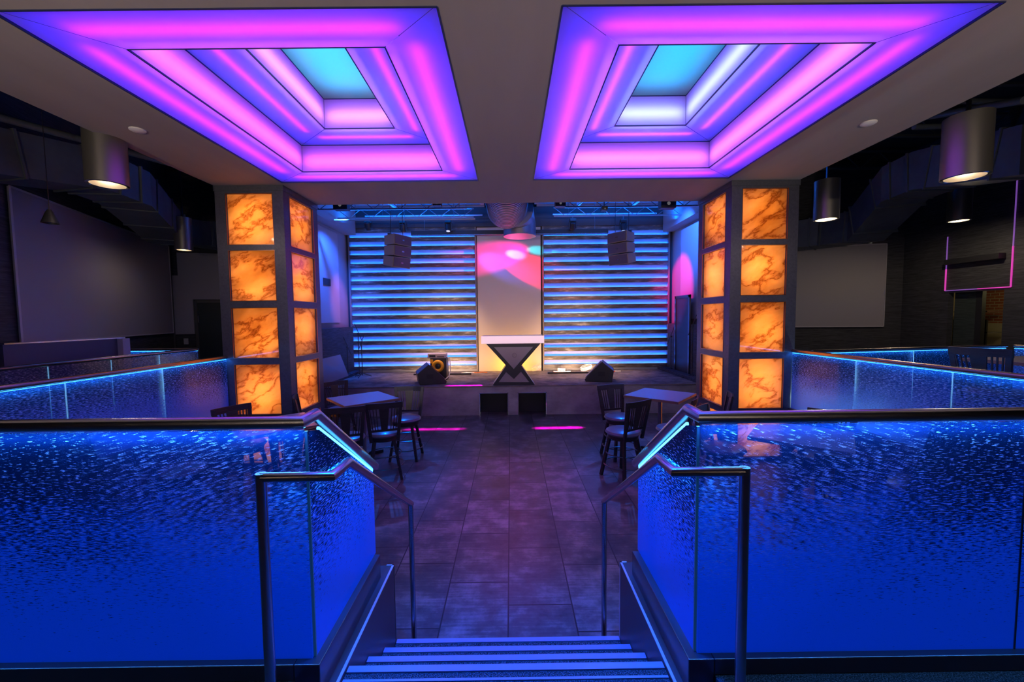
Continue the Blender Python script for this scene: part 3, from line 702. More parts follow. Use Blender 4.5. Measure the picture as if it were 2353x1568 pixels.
# ---------------------------------------------------------------- stage wall
zl = [5.076 - .274 * k for k in range(16)]
SLED = emis('slat_led', (.30, .65, 1.0), 1.1)
for s, x0, x1, lab in ((-1, -5.086, -1.112, 'left'), (1, 1.081, 5.056, 'right')):
    root = empty('slat_wall_panel', ((x0 + x1) / 2, 12.98, SZ), 'wall of dark horizontal planks with blue light strips between them, %s of the centre panel' % lab, 'wall panel', 'lit plank walls behind the stage')
    part(MB().box(x0, x1, 13.02, 13.045, SZ + .002, 5.36), 'backing_sheet', BACKING, root)
    for k, z in enumerate(zl):
        part(MB().box(x0, x1, 12.93, 12.975, z - .127, z), 'plank', PLANK, root)
        part(MB().box(x0 + .01, x1 - .01, 12.985, 12.995, z - .03, z + .006), 'led_strip', SLED, root)
        area('slat_light', ((x0 + x1) / 2, 12.99, z + .012), (0, .35, 1), x1 - x0, .008, 11.5, (.0, .11, 1), xaxis=(1, 0, 0))
    part(MB().box(x0, x1, 12.93, 12.975, 5.225, 5.37), 'plank', PLANK, root)
    part(MB().box(x0 - .05, x0, 12.92, 13.04, SZ + .002, 5.37).box(x1, x1 + .05, 12.92, 13.04, SZ + .002, 5.37), 'side_trim', pbr('taupe_trim', (.22, .19, .18), .5), root)
cp = empty('centre_panel', (0, 12.95, SZ), 'tall smooth cream panel between the two plank walls', 'wall panel')
part(MB().box(-1.042, .985, 12.95, 13.04, SZ + .002, 5.36), 'panel_face', CREAM, cp)
struct(MB().box(-5.19, 5.19, 12.90, 13.04, 5.375, 5.975).build('trim_1', pbr('dark_wall', (.05, .05, .055), .6)))
sc = empty('screen_housing', (0, 12.4, 5.28), 'long black roll-up screen housing hung across the stage back', 'screen housing')
a, b = at(945, 536, 12.45), at(1397, 531, 12.45)
part(MB().box(a.x, b.x, 12.40, 12.55, 5.02, 5.16), 'housing', BLACKP, sc, bevel=.01)
part(MB().box(a.x + .03, b.x - .03, 12.39, 12.40, 5.02, 5.032), 'slot_edge', STEEL, sc)
part(MB().bar((a.x + .4, 12.47, 5.16), (a.x + .4, 12.47, 5.975), .012).bar((b.x - .4, 12.47, 5.16), (b.x - .4, 12.47, 5.975), .012), 'hanger', DSTEEL, sc)

# side walls of the stage: acoustic panels, bulkheads
def wallpanel(name, lab, cat, x0, x1, y0, y1, z0, z1, mat, bevel=.004):
    e = empty(name, ((x0 + x1) / 2, (y0 + y1) / 2, z0), lab, cat)
    part(MB().box(x0, x1, y0, y1, z0, z1), 'body', mat, e, bevel=bevel); return e
for s, side in ((-1, 'left'), (1, 'right')):
    xw = s * 5.195
    def xx(d): return sorted((xw - s * d, xw - s * .001))
    struct(MB().box(*xx(.34), 10.02, 12.88, 5.15, 5.975).build('trim_2' if s < 0 else 'trim_3', WALLP))
    struct(MB().box(*xx(.16), 10.02, 12.85, SZ, 2.25).build('trim_4' if s < 0 else 'trim_5', GRASS))
    wallpanel('acoustic_panel', 'pale acoustic panel lit blue on the %s stage wall' % side, 'wall panel', *xx(.05), 10.5, 12.2, 2.4, 5.05, pbr('acoustic_cloth', (.27, .27, .29), .9))
wallpanel('air_vent', 'dark rectangular vent on the blue lit panel of the left stage wall', 'vent', -5.142, -5.13, 11.15, 11.6, 3.45, 3.65, DARK)
e = empty('stage_door', (5.1, 11.9, SZ), 'dark open doorway in the right stage wall', 'door')
part(MB().box(5.01, 5.034, 11.3, 12.15, SZ + .002, 3.0), 'door_leaf', BLACKP, e)  # black sheet put in for the dark of the opening
part(MB().box(4.99, 5.034, 11.22, 11.3, SZ + .002, 3.08).box(4.99, 5.034, 12.15, 12.23, SZ + .002, 3.08).box(4.99, 5.034, 11.22, 12.23, 3.0, 3.08), 'door_frame', DSTEEL, e)

# ---------------------------------------------------------------- booth on the stage
bx, by = .085, 10.42
dj = empty('dj_booth', (bx, by, SZ), 'hourglass shaped booth with a glowing white counter front, centre of the stage', 'booth')
def P2(px, py): v = at(px, py, by - .15); return (v.x, v.z)
dz = SZ
top = [P2(1117, 790), P2(1243, 788), P2(1198, 840), P2(1229, 886), P2(1132, 887), P2(1163, 840)]
top[3] = (top[3][0], SZ); top[4] = (top[4][0], SZ)
inner_t = [P2(1135, 798), P2(1225, 797), P2(1180.5, 848)]
mleft = [P2(1146, 878), P2(1163, 855), P2(1181, 871), P2(1197, 854), P2(1216, 878)]
y0 = by - .15
fm = MB()
def strip(a, b, w, d0=y0 - .04, d1=y0 + .5):
    fm.bar((a[0], (d0 + d1) / 2, a[1]), (b[0], (d0 + d1) / 2, b[1]), d1 - d0, w, up=(0, 0, 1))
A, B, C, D, E, Fp = top
fm.prism([A, B, inner_t[1], inner_t[0]], 'y', y0 - .04, y0 + .45)
fm.prism([B, C, (inner_t[2][0], inner_t[2][1]), inner_t[1]], 'y', y0 - .04, y0 + .45)
fm.prism([Fp, A, inner_t[0], inner_t[2]], 'y', y0 - .04, y0 + .45)
fm.prism([Fp, inner_t[2], mleft[2], mleft[1]], 'y', y0 - .04, y0 + .45)
fm.prism([inner_t[2], C, mleft[3], mleft[2]], 'y', y0 - .04, y0 + .45)
fm.prism([Fp, mleft[1], mleft[0], E], 'y', y0 - .04, y0 + .45)
fm.prism([C, D, mleft[4], mleft[3]], 'y', y0 - .04, y0 + .45)
fm.prism([E, mleft[0], mleft[4], D], 'y', y0 - .04, y0 + .45)
part(fm, 'booth_frame', pbr('booth_black', (.03, .03, .035), .35), dj)
part(MB().prism([(p[0], p[1]) for p in inner_t], 'y', y0 - .01, y0 + .02), 'upper_pane', pbr('booth_pane', (.42, .36, .36), .25, .4), dj)
part(MB().prism(mleft, 'y', y0 - .01, y0 + .02), 'lower_pane', pbr('booth_pane', (.42, .36, .36), .25, .4), dj)
a, b = P2(1106, 773), P2(1250, 789)
part(MB().box(a[0], b[0], by - .2, by + .42, b[1] + .005, b[1] + .03).box(a[0], b[0], by + .38, by + .42, b[1] + .03, a[1]), 'counter', WHITE, dj)
part(MB().box(a[0], b[0], by - .22, by - .2, b[1] + .005, a[1]), 'lit_fascia', pbr('lit_fascia', (.8, .75, .75), .3, emit=(1, .66, .72), estr=.75), dj)
lg = MB(); c = P2(1182, 817)
lg.tube([(c[0] + .055 * math.cos(t), y0 - .014, c[1] + .055 * math.sin(t)) for t in [2*PI*k/24 for k in range(24)]], .004, 6, closed=True)
lg.bar((c[0] - .03, y0 - .014, c[1] + .03), (c[0] - .005, y0 - .014, c[1] - .002), .008, .006, up=(0, 1, 0)).bar((c[0] - .03, y0 - .014, c[1] - .03), (c[0] - .005, y0 - .014, c[1] - .002), .008, .006, up=(0, 1, 0))
lg.bar((c[0] + .005, y0 - .014, c[1] + .03), (c[0] + .028, y0 - .014, c[1] + .01), .008, .006, up=(0, 1, 0)).bar((c[0] + .01, y0 - .014, c[1] - .028), (c[0] + .02, y0 - .014, c[1] - .02), .012, .006, up=(0, 1, 0))
part(lg, 'round_emblem', pbr('emblem_grey', (.16, .12, .13), .4), dj)
# warm lamp on the stage floor behind the booth, washing the cream panel
fl = empty('floor_uplight', (0.05, 12.25, SZ), 'small floor uplight behind the booth', 'lamp')
part(MB().box(-.35, .45, 12.2, 12.3, SZ, SZ + .05), 'lamp_body', BLACKP, fl)
area('uplight', (.05, 12.25, SZ + .06), (0, .75, .65), .8, .05, 30, (1, .50, .015), xaxis=(1, 0, 0))

for x, lab in ((-2.1, 'added long low floor uplight before the left plank wall'), (2.0, 'added long low floor uplight before the right plank wall')):
    e = empty('floor_uplight', (x, 12.25, SZ), lab, 'lamp')
    part(MB().box(x - .88, x + .88, 12.21, 12.29, SZ, SZ + .05), 'lamp_body', BLACKP, e)

# ---------------------------------------------------------------- hung line arrays
def line_array(pa, rz, label):
    root = empty('line_array_speaker', (pa.x, pa.y, pa.z), label, 'speaker', 'hung speaker arrays over the stage front', rz=rz)
    z = 0; y = 0; M = pbr('speaker_case', (.28, .22, .19), .5)
    for k, t in enumerate((0, 4, 9)):
        m = Matrix.Translation((0, y, z)) @ Matrix.Rotation(math.radians(t), 4, 'X')
        o = MB().faces([(-.29,-.22,0),(.29,-.22,0),(.24,.2,0),(-.24,.2,0),(-.29,-.22,-.255),(.29,-.22,-.255),(.24,.2,-.235),(-.24,.2,-.235)],
            [(0,1,2,3),(7,6,5,4),(0,4,5,1),(1,5,6,2),(2,6,7,3),(3,7,4,0)], m).build('cabinet', M, root, bevel=.008)
        g = MB().box(-.27, .27, -.232, -.222, -.24, -.015, m).build('grille', pbr('grille_mesh', (.14, .12, .16), .5, .4), o)
        b = MB().box(-.035, .035, -.236, -.232, -.15, -.12, m).build('badge', STEEL, o)
        z -= .262; y += .012 + .02 * k
    MB().bar((-.2, 0, .0), (-.2, 0, 5.975 - pa.z), .01).bar((.2, 0, 0), (.2, 0, 5.975 - pa.z), .01).box(-.27, .27, -.04, .04, .002, .03).build('rigging', DSTEEL, root)
    return root
pa = at(912, 543, 10.4); line_array(pa, math.radians(58), 'black hung speaker array over the left of the stage')
pa = at(1429, 536, 10.4); line_array(pa, math.radians(-50), 'black hung speaker array over the right of the stage')

# ---------------------------------------------------------------- rigging over the stage
def truss(y, z, x0, x1, label, h=.28):
    root = empty('open_web_joist', ((x0 + x1) / 2, y, z), label, 'joist', 'open web joists over the stage')
    part(MB().bar((x0, y, z), (x1, y, z), .05, .03).bar((x0, y, z + h), (x1, y, z + h), .06, .03), 'chord', BLUEP, root)
    n = int((x1 - x0) / .3); m = MB()
    for i in range(n):
        xa = x0 + (x1 - x0) * i / n; xb = x0 + (x1 - x0) * (i + 1) / n
        m.bar((xa, y, z if i % 2 else z + h), (xb, y, z + h if i % 2 else z), .016)
    part(m, 'web', BLUEP, root)
    for x in (x0 + .4, x1 - .4): part(MB().bar((x, y, z + h), (x, y, 5.98), .02), 'drop_rod', DSTEEL, root)
    return root
for y, z, x0, x1, lab in ((11.45, 5.32, -4.8, -1.0, 'rear open web truss left of the round duct'), (11.45, 5.32, 1.25, 4.8, 'rear open web truss right of the round duct'),
        (9.7, 5.1, -4.8, -1.0, 'front open web truss left of the round duct'), (9.7, 5.1, 1.25, 4.8, 'front open web truss right of the round duct')):
    truss(y, z, x0, x1, lab, .24)
for k, (xa, xb, lab) in enumerate(((-3.9, -3.3, 'sloping blue beam left of the left speaker array'), (-2.5, -2.1, 'sloping blue beam between the left array and the duct'), (2.3, 2.0, 'sloping blue beam between the duct and the right array'), (4.1, 3.6, 'sloping blue beam right of the right speaker array'))):
    o = MB().bar((xa, 8.6, 5.90), (xb, 11.9, 5.76), .07, .12).build('ceiling_beam', BLUEP, origin=(xa, 8.6, 5.9)); tag(o, lab, 'beam')
for k, (y, z, x0, x1) in enumerate(((12.2, 5.56, -4.3, -.8), (12.2, 5.56, 1.3, 4.4), (10.75, 5.1, -4.6, -.9))):
    o = MB().tube([(x0, y, z), (x1, y, z)], .024, 10).build('lighting_pipe', BLUEP, smooth=True, origin=((x0 + x1) / 2, y, z))
    hg = MB()
    for t in (.15, .5, .85):
        X = x0 + (x1 - x0) * t; hg.bar((X, y, z), (X, y, 5.975), .012)
    hgo = hg.build('drop_rod', DSTEEL, origin=((x0 + x1) / 2, y, z)); hgo.parent = o; hgo.location = (0, 0, 0)
    tag(o, ('rear left lighting pipe under the joists', 'rear right lighting pipe under the joists', 'front left lighting pipe under the joists')[k], 'pipe', 'lighting pipes')
for k, (x, lab) in enumerate(((-.72, 'left'), (.72, 'right'))):
    o = MB().box(x - .05, x + .05, 8.0, 10.9, 5.50, 5.95).build('ceiling_beam', BLUEP, origin=(x, 9.6, 5.7)); tag(o, 'blue painted beam just %s of the big round duct' % lab, 'beam')
def moving_head(px, py, Y, lab, tilt=.4, col=(.5, .5, 1)):
    p = at(px, py, Y); root = empty('moving_head_light', p, lab, 'stage light', 'moving lights on the stage pipes')
    zt = 5.545
    part(MB().box(p.x - .09, p.x + .09, p.y - .08, p.y + .08, p.z + .12, p.z + .22), 'base', BLACKP, root, bevel=.01)
    part(MB().bar((p.x - .1, p.y, p.z + .13), (p.x - .1, p.y, p.z - .06), .03, .06).bar((p.x + .1, p.y, p.z + .13), (p.x + .1, p.y, p.z - .06), .03, .06), 'yoke', BLACKP, root)
    if zt > p.z + .22: part(MB().bar((p.x, p.y, p.z + .2), (p.x, p.y, zt), .03), 'clamp', DSTEEL, root)
    m = Matrix.Translation(p) @ Matrix.Rotation(tilt, 4, 'X')
    hd = MB().lathe([(.05, .12), (.085, .08), (.085, -.06), (.07, -.12)], n=20, m=Matrix.Translation(-p) @ m).build('head', BLACKP, root, smooth=True)
    MB().lathe([(.055, -.121), (.0, -.123)], n=20, m=Matrix.Translation(-p) @ m).build('lens', emis('lens_glow_%d' % int(px), col, 1.0), hd)
for px, py, Y, lab, t, c in ((846, 520, 12.2, 'moving light at the far left end of the rear pipe', .3, (.2, .4, 1)), (926, 524, 12.2, 'moving light directly above the left speaker array', .2, (1, .1, .1)),
    (1030, 523, 12.2, 'moving light with a bright lens, left of the duct', -.3, (.8, .8, 1)), (1316, 520, 12.2, 'moving light with a dark lens, right of the duct', .4, (.1, .2, .6)), (1432, 522, 12.2, 'moving light directly above the right speaker array', -.2, (.4, .6, 1))):
    moving_head(px, py, Y, lab, t, c)
def spot_can(px, py, Y, lab, s=1.0):
    p = at(px, py, Y); root = empty('projector_lamp', p, lab, 'stage light', 'small cans near the canopy edge')
    part(MB().box(p.x - .13 * s, p.x + .13 * s, p.y - .1, p.y + .1, p.z - .09 * s, p.z + .09 * s), 'can', BLACKP, root, bevel=.01)
    part(MB().lathe([(.03 * s, 0), (0, .004)], n=14, m=Matrix.Translation((p.x, p.y - .103, p.z - .02)) @ Matrix.Rotation(PI/2, 4, 'X')), 'lens', emis('can_lens', (.9, .85, 1), .12), root)
    part(MB().bar((p.x, p.y, p.z + .05), (p.x, p.y, 5.975), .02), 'hanger', DSTEEL, root)
for px, py, lab, s in ((1005, 468, 'small lamp can left of the duct at the canopy edge', .7), (1287, 468, 'small lamp can right of the duct at the canopy edge', .9), (1388, 480, 'tiny lamp can above the right plank wall', .5), (1533, 468, 'dark wide can near the right column', 1.3), (785, 472, 'dark wide can near the left column', 1.2)):
    spot_can(px, py, 9.2, lab, s)

# spiral duct
e = empty('round_duct', (0, 9.5, 5.6), 'large ribbed round duct coming out above the canopy over the stage', 'duct')
c0 = at(1165, 480, 11.0); r = .53
prof = []; m = MB(); k = 0
Y0, Y1 = 7.82, 11.0
Mx = Matrix.Translation((c0.x, Y0, c0.z)) @ Matrix.Rotation(-PI / 2, 4, 'X')
nrib = 22
for i in range(nrib):
    z = (Y1 - Y0) * i / nrib; dzr = (Y1 - Y0) / nrib
    prof += [(r, z), (r, z + dzr * .86), (r + .012, z + dzr * .93)]
prof += [(r, Y1 - Y0), (r - .03, Y1 - Y0)]
part(m.lathe(prof, n=40, m=Mx, cap=False), 'spiral_duct', pbr('spiral_steel', (.30, .28, .32), .38, .7), e, smooth=True)
pts = []
for t in range(9):
    a = t / 8 * PI / 2; pts.append((c0.x + .25 + .1 * t / 8, 11.0 + .62 * math.sin(a), c0.z - .30 * (1 - math.cos(a)) * 1.0))
pts.append((c0.x + .35, 11.62, c0.z - .62))
part(MB().tube(pts, .46, 32), 'elbow', pbr('spiral_steel', (.30, .28, .32), .38, .7), e, smooth=True)

part(MB().bar((c0.x, 8.6, c0.z + r - .01), (c0.x, 8.6, H - .01), .04), 'hanger', DSTEEL, e); part(MB().bar((c0.x, 10.6, c0.z + r - .01), (c0.x, 10.6, H - .01), .04), 'hanger', DSTEEL, e)
# ---------------------------------------------------------------- things on the stage
def wedge(px, py, Y, rz, lab):
    p = at(px, py, Y); root = empty('floor_monitor', (p.x, p.y, SZ), lab, 'speaker', 'wedge monitors on the stage', rz=rz)
    poly = [(-.30, 0), (.38, 0), (.41, .06), (-.05, .54), (-.35, .30)]
    MB().prism(poly, 'x', -.3, .3).build('cabinet', BLACKP, root, bevel=.012)
    a, b = Vector((0, .41, .06)), Vector((0, -.05, .54))
    MB().bar(a * .93 + b * .07 + Vector((0, .012, .012)), a * .07 + b * .93 + Vector((0, .012, .012)), .54, .012, up=(0, 1, 1)).build('grille', pbr('grille_mesh', (.14, .12, .16), .5, .4), root)
    MB().box(-.3045, -.300, -.12, .06, .16, .28).build('handle_recess', DARK, root)
    MB().box(.300, .3045, -.12, .06, .16, .28).build('handle_recess', DARK, root)
    return root
wedge(988, 872, 10.75, math.radians(-72), 'black wedge monitor at the left of the stage before the yellow ring')
wedge(1380, 868, 10.85, math.radians(76), 'black wedge monitor alone at the right of the stage')
p = at(1008, 860, 11.4)
am = empty('blower_fan', (p.x, 11.4, SZ), 'black boxy blower with a yellow ring, behind the left monitor', 'fan')
part(MB().box(p.x - .2, p.x + .26, 11.2, 11.6, SZ, SZ + .62), 'housing', BLACKP, am, bevel=.02)
part(MB().tube([(p.x + .02 + .125 * math.cos(t), 11.19, SZ + .40 + .125 * math.sin(t)) for t in [2*PI*k/28 for k in range(28)]], .05, 10, closed=True), 'yellow_ring', pbr('safety_yellow', (.95, .45, .01), .4), am, smooth=True)
part(MB().lathe([(.05, 0), (0, .01)], n=16, m=Matrix.Translation((p.x + .02, 11.185, SZ + .40)) @ Matrix.Rotation(PI/2, 4, 'X')), 'hub', BLACKP, am)
part(MB().box(p.x - .19, p.x - .11, 11.185, 11.2, SZ + .48, SZ + .59), 'label_plate', pbr('safety_yellow', (.95, .45, .01), .4), am)
bx2 = empty('lighting_console', (p.x, 11.4, SZ + .62), 'small cream mixing console on top of the black blower', 'console')
part(MB().box(p.x - .27, p.x + .24, 11.22, 11.55, SZ + .622, SZ + .74), 'case', pbr('cream_plastic', (.6, .5, .42), .4), bx2, bevel=.01)
part(MB().box(p.x - .22, p.x - .05, 11.215, 11.22, SZ + .65, SZ + .71).box(p.x, p.x + .2, 11.215, 11.22, SZ + .65, SZ + .67), 'button_rows', BLACKP, bx2)
o = MB().tube([(p.x + .25, 11.3, SZ + .67), (p.x + .35, 11.25, SZ + .58), (p.x + .37, 11.2, SZ + .3), (p.x + .33, 11.15, SZ + .12), (p.x + .2, 11.1, SZ + .015)], .013, 8).build('power_cable', WHITE, smooth=True, origin=(p.x + .3, 11.2, SZ))
tag(o, 'thick pale cable looping down from the cream console', 'cable')
# cables and adapters along the foot of the plank wall
def coil(px, py, Y, r, lab):
    p = at(px, py, Y); m = MB(); pts = []
    for k in range(60):
        t = k / 59 * 2 * PI * 3; rr = r * (1 + .08 * math.sin(k * 1.7)); pts.append((p.x + rr * math.cos(t), Y + .15 * math.sin(t), SZ + .02 + .06 + .06 * math.sin(t + 1) + .002 * k))
    tag(m.tube(pts, .010, 6).build('cable_coil', WHITE, smooth=True, origin=(p.x, Y, SZ)), lab, 'cable')
coil(1347, 850, 12.6, .17, 'pale coiled cable on the stage left of the right wedge monitor')
coil(1232, 852, 12.7, .14, 'small coiled cable at the right foot of the cream panel')
def strip_(px0, px1, py, Y, lab, col, name='power_strip'):
    a, b = at(px0, py, Y), at(px1, py, Y)
    root = empty(name, ((a.x + b.x) / 2, Y, SZ), lab, 'power strip')
    part(MB().box(a.x, b.x, Y - .04, Y + .04, SZ, SZ + .055), 'housing', col, root, bevel=.006)
    m = MB(); n = 6
    for i in range(n):
        x = a.x + (b.x - a.x) * (i + .5) / n; m.box(x - .015, x + .015, Y - .02, Y + .02, SZ + .055, SZ + .06)
    part(m, 'sockets', DARK, root)
    part(MB().box(a.x - .001, a.x + .06, Y - .045, Y - .04, SZ + .01, SZ + .04), 'switch', pbr('switch_red', (.8, .05, .02), .4), root)
strip_(1272, 1311, 852, 12.45, 'white power strip with red switch left of the coiled cable', WHITE)
strip_(1408, 1426, 851, 12.45, 'white power strip beside the right wedge monitor', WHITE)
p = at(1290, 846, 12.55); o = MB().box(p.x - .12, p.x + .12, 12.52, 12.64, SZ + .0, SZ + .13).build('adapter_box', pbr('cream_plastic', (.6, .5, .42), .4), bevel=.01, origin=(p.x, 12.58, SZ)); tag(o, 'cream adapter box standing behind the white power strip', 'box')
p = at(1104, 852, 12.7); o = MB().tube([(p.x - .25, 12.7, SZ + .012), (p.x - .1, 12.6, SZ + .012), (p.x + .05, 12.72, SZ + .012), (p.x + .22, 12.62, SZ + .012)], .012, 6).build('extension_cord', pbr('orange_rubber', (.8, .22, .03), .4), smooth=True, origin=(p.x, 12.7, SZ)); tag(o, 'orange cord on the stage at the left foot of the cream panel', 'cable')
p = at(1075, 852, 12.6); o = MB().tube([(p.x - .2, 12.55, SZ + .012), (p.x, 12.5, SZ + .03), (p.x + .12, 12.6, SZ + .012), (p.x - .05, 12.65, SZ + .02), (p.x + .2, 12.58, SZ + .012)], .011, 6).build('white_cable', WHITE, smooth=True, origin=(p.x, 12.6, SZ)); tag(o, 'loose white cable before the left plank wall', 'cable')

def mic_stand(px, py, Y, h, lab, boom=1):
    p = at(px, py, Y); root = empty('microphone_stand', (p.x, Y, SZ), lab, 'microphone stand', 'microphone stands at the stage sides')
    for k in range(3):
        a = k * 2.09 + .4; part(MB().tube([(p.x, Y, SZ + .12), (p.x + .26 * math.cos(a), Y + .26 * math.sin(a), SZ + .012)], .011, 6), 'leg', BLACKP, root)
    part(MB().tube([(p.x, Y, SZ + .05), (p.x, Y, SZ + h)], .013, 8), 'pole', BLACKP, root, smooth=True)
    part(MB().tube([(p.x - boom * .12, Y, SZ + h - .25), (p.x + boom * .1, Y, SZ + h + .3)], .010, 8), 'boom', BLACKP, root, smooth=True)
    part(MB().lathe([(.0, -.03), (.03, -.02), (.03, .02), (0, .03)], (p.x, Y, SZ + h), 12), 'clutch', BLACKP, root, smooth=True)
mic_stand(826, 860, 12.3, 1.3, 'tall thin microphone stand before the left end of the plank wall', -1)
mic_stand(833, 862, 12.0, 1.0, 'shorter microphone stand just right of the tall one on the left', 1)
mic_stand(800, 862, 12.1, .9, 'microphone stand folded against the left stage wall', -1)
mic_stand(1541, 852, 12.3, 1.1, 'microphone stand at the right end of the plank wall', 1)
mic_stand(1590, 868, 10.9, 1.45, 'black stand in the dark doorway right of the stage', 1)
# leaning clear shield
a, b, c, d = at(728, 828, 10.6), at(782, 815, 11.1), at(801, 864, 10.9), at(740, 886, 10.35)
e = empty('drum_shield', ((c.x + d.x) / 2, 10.6, SZ), 'shiny tilted clear shield leaning by the left stage wall', 'shield')
n = (b - a).cross(d - a).normalized() * .012
part(MB().faces([a, b, c, d, a + n, b + n, c + n, d + n], [(0,1,2,3),(7,6,5,4),(0,4,5,1),(1,5,6,2),(2,6,7,3),(3,7,4,0)]), 'shield_sheet', pbr('shield_acrylic', (.62, .6, .64), .12, .6), e)

# ---------------------------------------------------------------- side areas
# projection screens
def vscreen(p, q, z0, z1, lab, off=.02):
    p, q = Vector((p[0], p[1], 0)), Vector((q[0], q[1], 0)); d = (q - p).normalized(); n = Vector((d.y, -d.x, 0))
    root = empty('projection_screen', (p.x, p.y, z0), lab, 'screen', 'large projection screens')
    a, b = p + n * off, q + n * off; a2, b2 = p + n * (off + .03), q + n * (off + .03)
    part(MB().prism([(a.x, a.y), (b.x, b.y), (b2.x, b2.y), (a2.x, a2.y)], 'z', z0, z1), 'screen_cloth', SCREEN, root)
    m = MB()
    for z in (z0, z1): m.bar((a2.x, a2.y, z), (b2.x, b2.y, z), .02, .03)
    for v in (a2, b2): m.bar((v.x, v.y, z0), (v.x, v.y, z1), .02, .03)
    part(m, 'screen_edge', pbr('screen_edge', (.5, .48, .48), .5), root); return root
def onleft(Y): t = (Y - 4.5) / 7.2; return (-7.0 - 2.66 * t, Y)
vscreen(onleft(6.25), onleft(11.3), 2.18, 4.58, 'very large grey projection screen on the far left wall')
def online(p, q, X): t = (X - p[0]) / (q[0] - p[0]); return (X, p[1] + (q[1] - p[1]) * t)
e = empty('wall_panel', (-9.5, 11.8, 2.15), 'stepped grey panel on the back wall left of the left column', 'wall panel')
m = MB()
for xa, xb, za, zb in ((-9.62, -9.16, 2.12, 3.8), (-9.47, -9.16, 3.8, 4.45), (-9.16, -6.2, 3.12, 4.45)):
    p, q = online((-9.75, 11.55), (-5.3, 12.87), xa), online((-9.75, 11.55), (-5.3, 12.87), xb)
    m.prism([(p[0], p[1] - .05), (q[0], q[1] - .05), (q[0], q[1] - .02), (p[0], p[1] - .02)], 'z', za, zb)
part(m, 'panel_cloth', SCREEN, e)
vscreen(online((5.3, 12.87), (11.2, 11.5), 6.6), online((5.3, 12.87), (11.2, 11.5), 10.76), 2.12, 4.475, 'grey projection screen on the back wall right of the right column')
# door in the back left wall
p, q = online((-9.75, 11.55), (-5.3, 12.87), -9.08), online((-9.75, 11.55), (-5.3, 12.87), -8.15)
e = empty('dark_door', (p[0], p[1], LZ), 'dark door in the back wall just left of the left column', 'door')
part(MB().bar((p[0], p[1] - .04, 1.96), (q[0], q[1] - .04, 1.96), .06, 2.2), 'door_leaf', pbr('dark_green_door', (.02, .03, .025), .5), e)
part(MB().bar((p[0], p[1] - .05, LZ), (p[0], p[1] - .05, 3.08), .07).bar((q[0], q[1] - .05, LZ), (q[0], q[1] - .05, 3.08), .07).bar((p[0], p[1] - .05, 3.06), (q[0], q[1] - .05, 3.06), .07), 'door_frame', pbr('frame_paint', (.10, .10, .08), .6), e)
part(MB().box(p[0] + .08, p[0] + .11, p[1] - .13, p[1] - .07, 2.45, 2.65), 'hinge_plate', CHROME, e)
o = MB().box(at(427, 786, 11.6).x - .06, at(427, 786, 11.6).x + .06, 11.60, 11.62, 1.83, 2.0).build('light_switch', WHITE, origin=(at(427, 786, 11.6).x, 11.61, 1.83)); tag(o, 'small white switch plate on the dark back wall at the left', 'switch')
struct(MB().box(-9.62, -9.56, 11.35, 11.48, LZ, 4.75).build('trim_6', pbr('frame_paint', (.10, .10, .08), .6)))
# low wall
e = empty('low_wall', (-7.3, 6.7, LZ), 'tall plain grey partition standing on the far left deck', 'partition')
part(MB().box(-7.35, -7.25, 5.75, 7.42, LZ, 2.19), 'partition_body', pbr('partition_paint', (.10, .10, .14), .6), e)
part(MB().box(-7.37, -7.23, 5.75, 7.56, 2.19, 2.212), 'metal_cap', STEEL, e)
part(MB().box(-7.37, -7.15, 7.42, 7.56, LZ, 2.19), 'end_post', pbr('partition_light', (.5, .46, .52), .5), e)

# cylinder downlights
def can(px, py, Y, dia, h, lab, ztop=H, pw=26):
    p = at(px, py, Y); root = empty('cylinder_downlight', p, lab, 'lamp', 'hanging cylinder downlights')
    r = dia / 2
    part(MB().lathe([(r - .012, .012), (r, 0), (r, h), (0, h + .01)], p, 36, cap=False), 'shade', pbr('aged_metal', (.26, .25, .23), .35, .8), root, smooth=True)
    part(MB().lathe([(r - .004, 0), (r - .02, -.006), (r - .035, .0)], p, 36, cap=False), 'rim', CHROME, root, smooth=True)
    part(MB().lathe([(r - .03, .0), (r * .4, .16), (0, .17)], p, 30, cap=False), 'reflector', pbr('reflector', (.30, .26, .2), .35, .9), root, smooth=True)
    part(MB().lathe([(0, .07), (.03, .09), (.035, .13), (0, .15)], p, 16), 'bulb', emis('warm_bulb', (1, .75, .45), 3.0), root, smooth=True)
    part(MB().bar((p.x, p.y, p.z + h), (p.x, p.y, ztop - .01), .03), 'stem', DSTEEL, root)
    point('downlight', (p.x, p.y, p.z + .02), pw, (1, .8, .6), .05)
can(2217, 408, 4.55, .40, .66, 'nearest large cylinder lamp hanging over the right deck', pw=14)
area('added_deck_light', (5.15, 5.75, LZ + .08), (-.93, 0, .36), 1.7, .04, 16, (.6, .88, 1), xaxis=(0, 1, 0))  # added strip light, whitens the right balustrade glass
fw = empty('added_deck_lamp', (5.15, 5.75, LZ), 'added low strip lamp on the right deck washing the balustrade glass', 'lamp')
part(MB().box(5.17, 5.23, 4.9, 6.42, LZ, LZ + .1), 'housing', BLACKP, fw)
can(1898, 505, 7.05, .37, .66, 'cylinder lamp hanging just right of the right column', pw=60)
can(2203, 508, 8.8, .38, .70, 'farther cylinder lamp hanging directly below the nearest one on the right', pw=60)
can(248, 425, 5.0, .40, .62, 'large cylinder lamp with a lit mouth hanging over the left deck', pw=14)
can(423, 575, 9.0, .33, .70, 'small far cylinder lamp just left of the left column', pw=12)
p = at(113, 482, 5.2); e = empty('pendant_lamp', p, 'tiny black cone pendant before the large left screen', 'lamp')
part(MB().lathe([(.02, .0), (.035, -.03), (.085, -.17), (.08, -.17), (.03, -.03)], p, 20, cap=False), 'cone_shade', BLACKP, e, smooth=True)
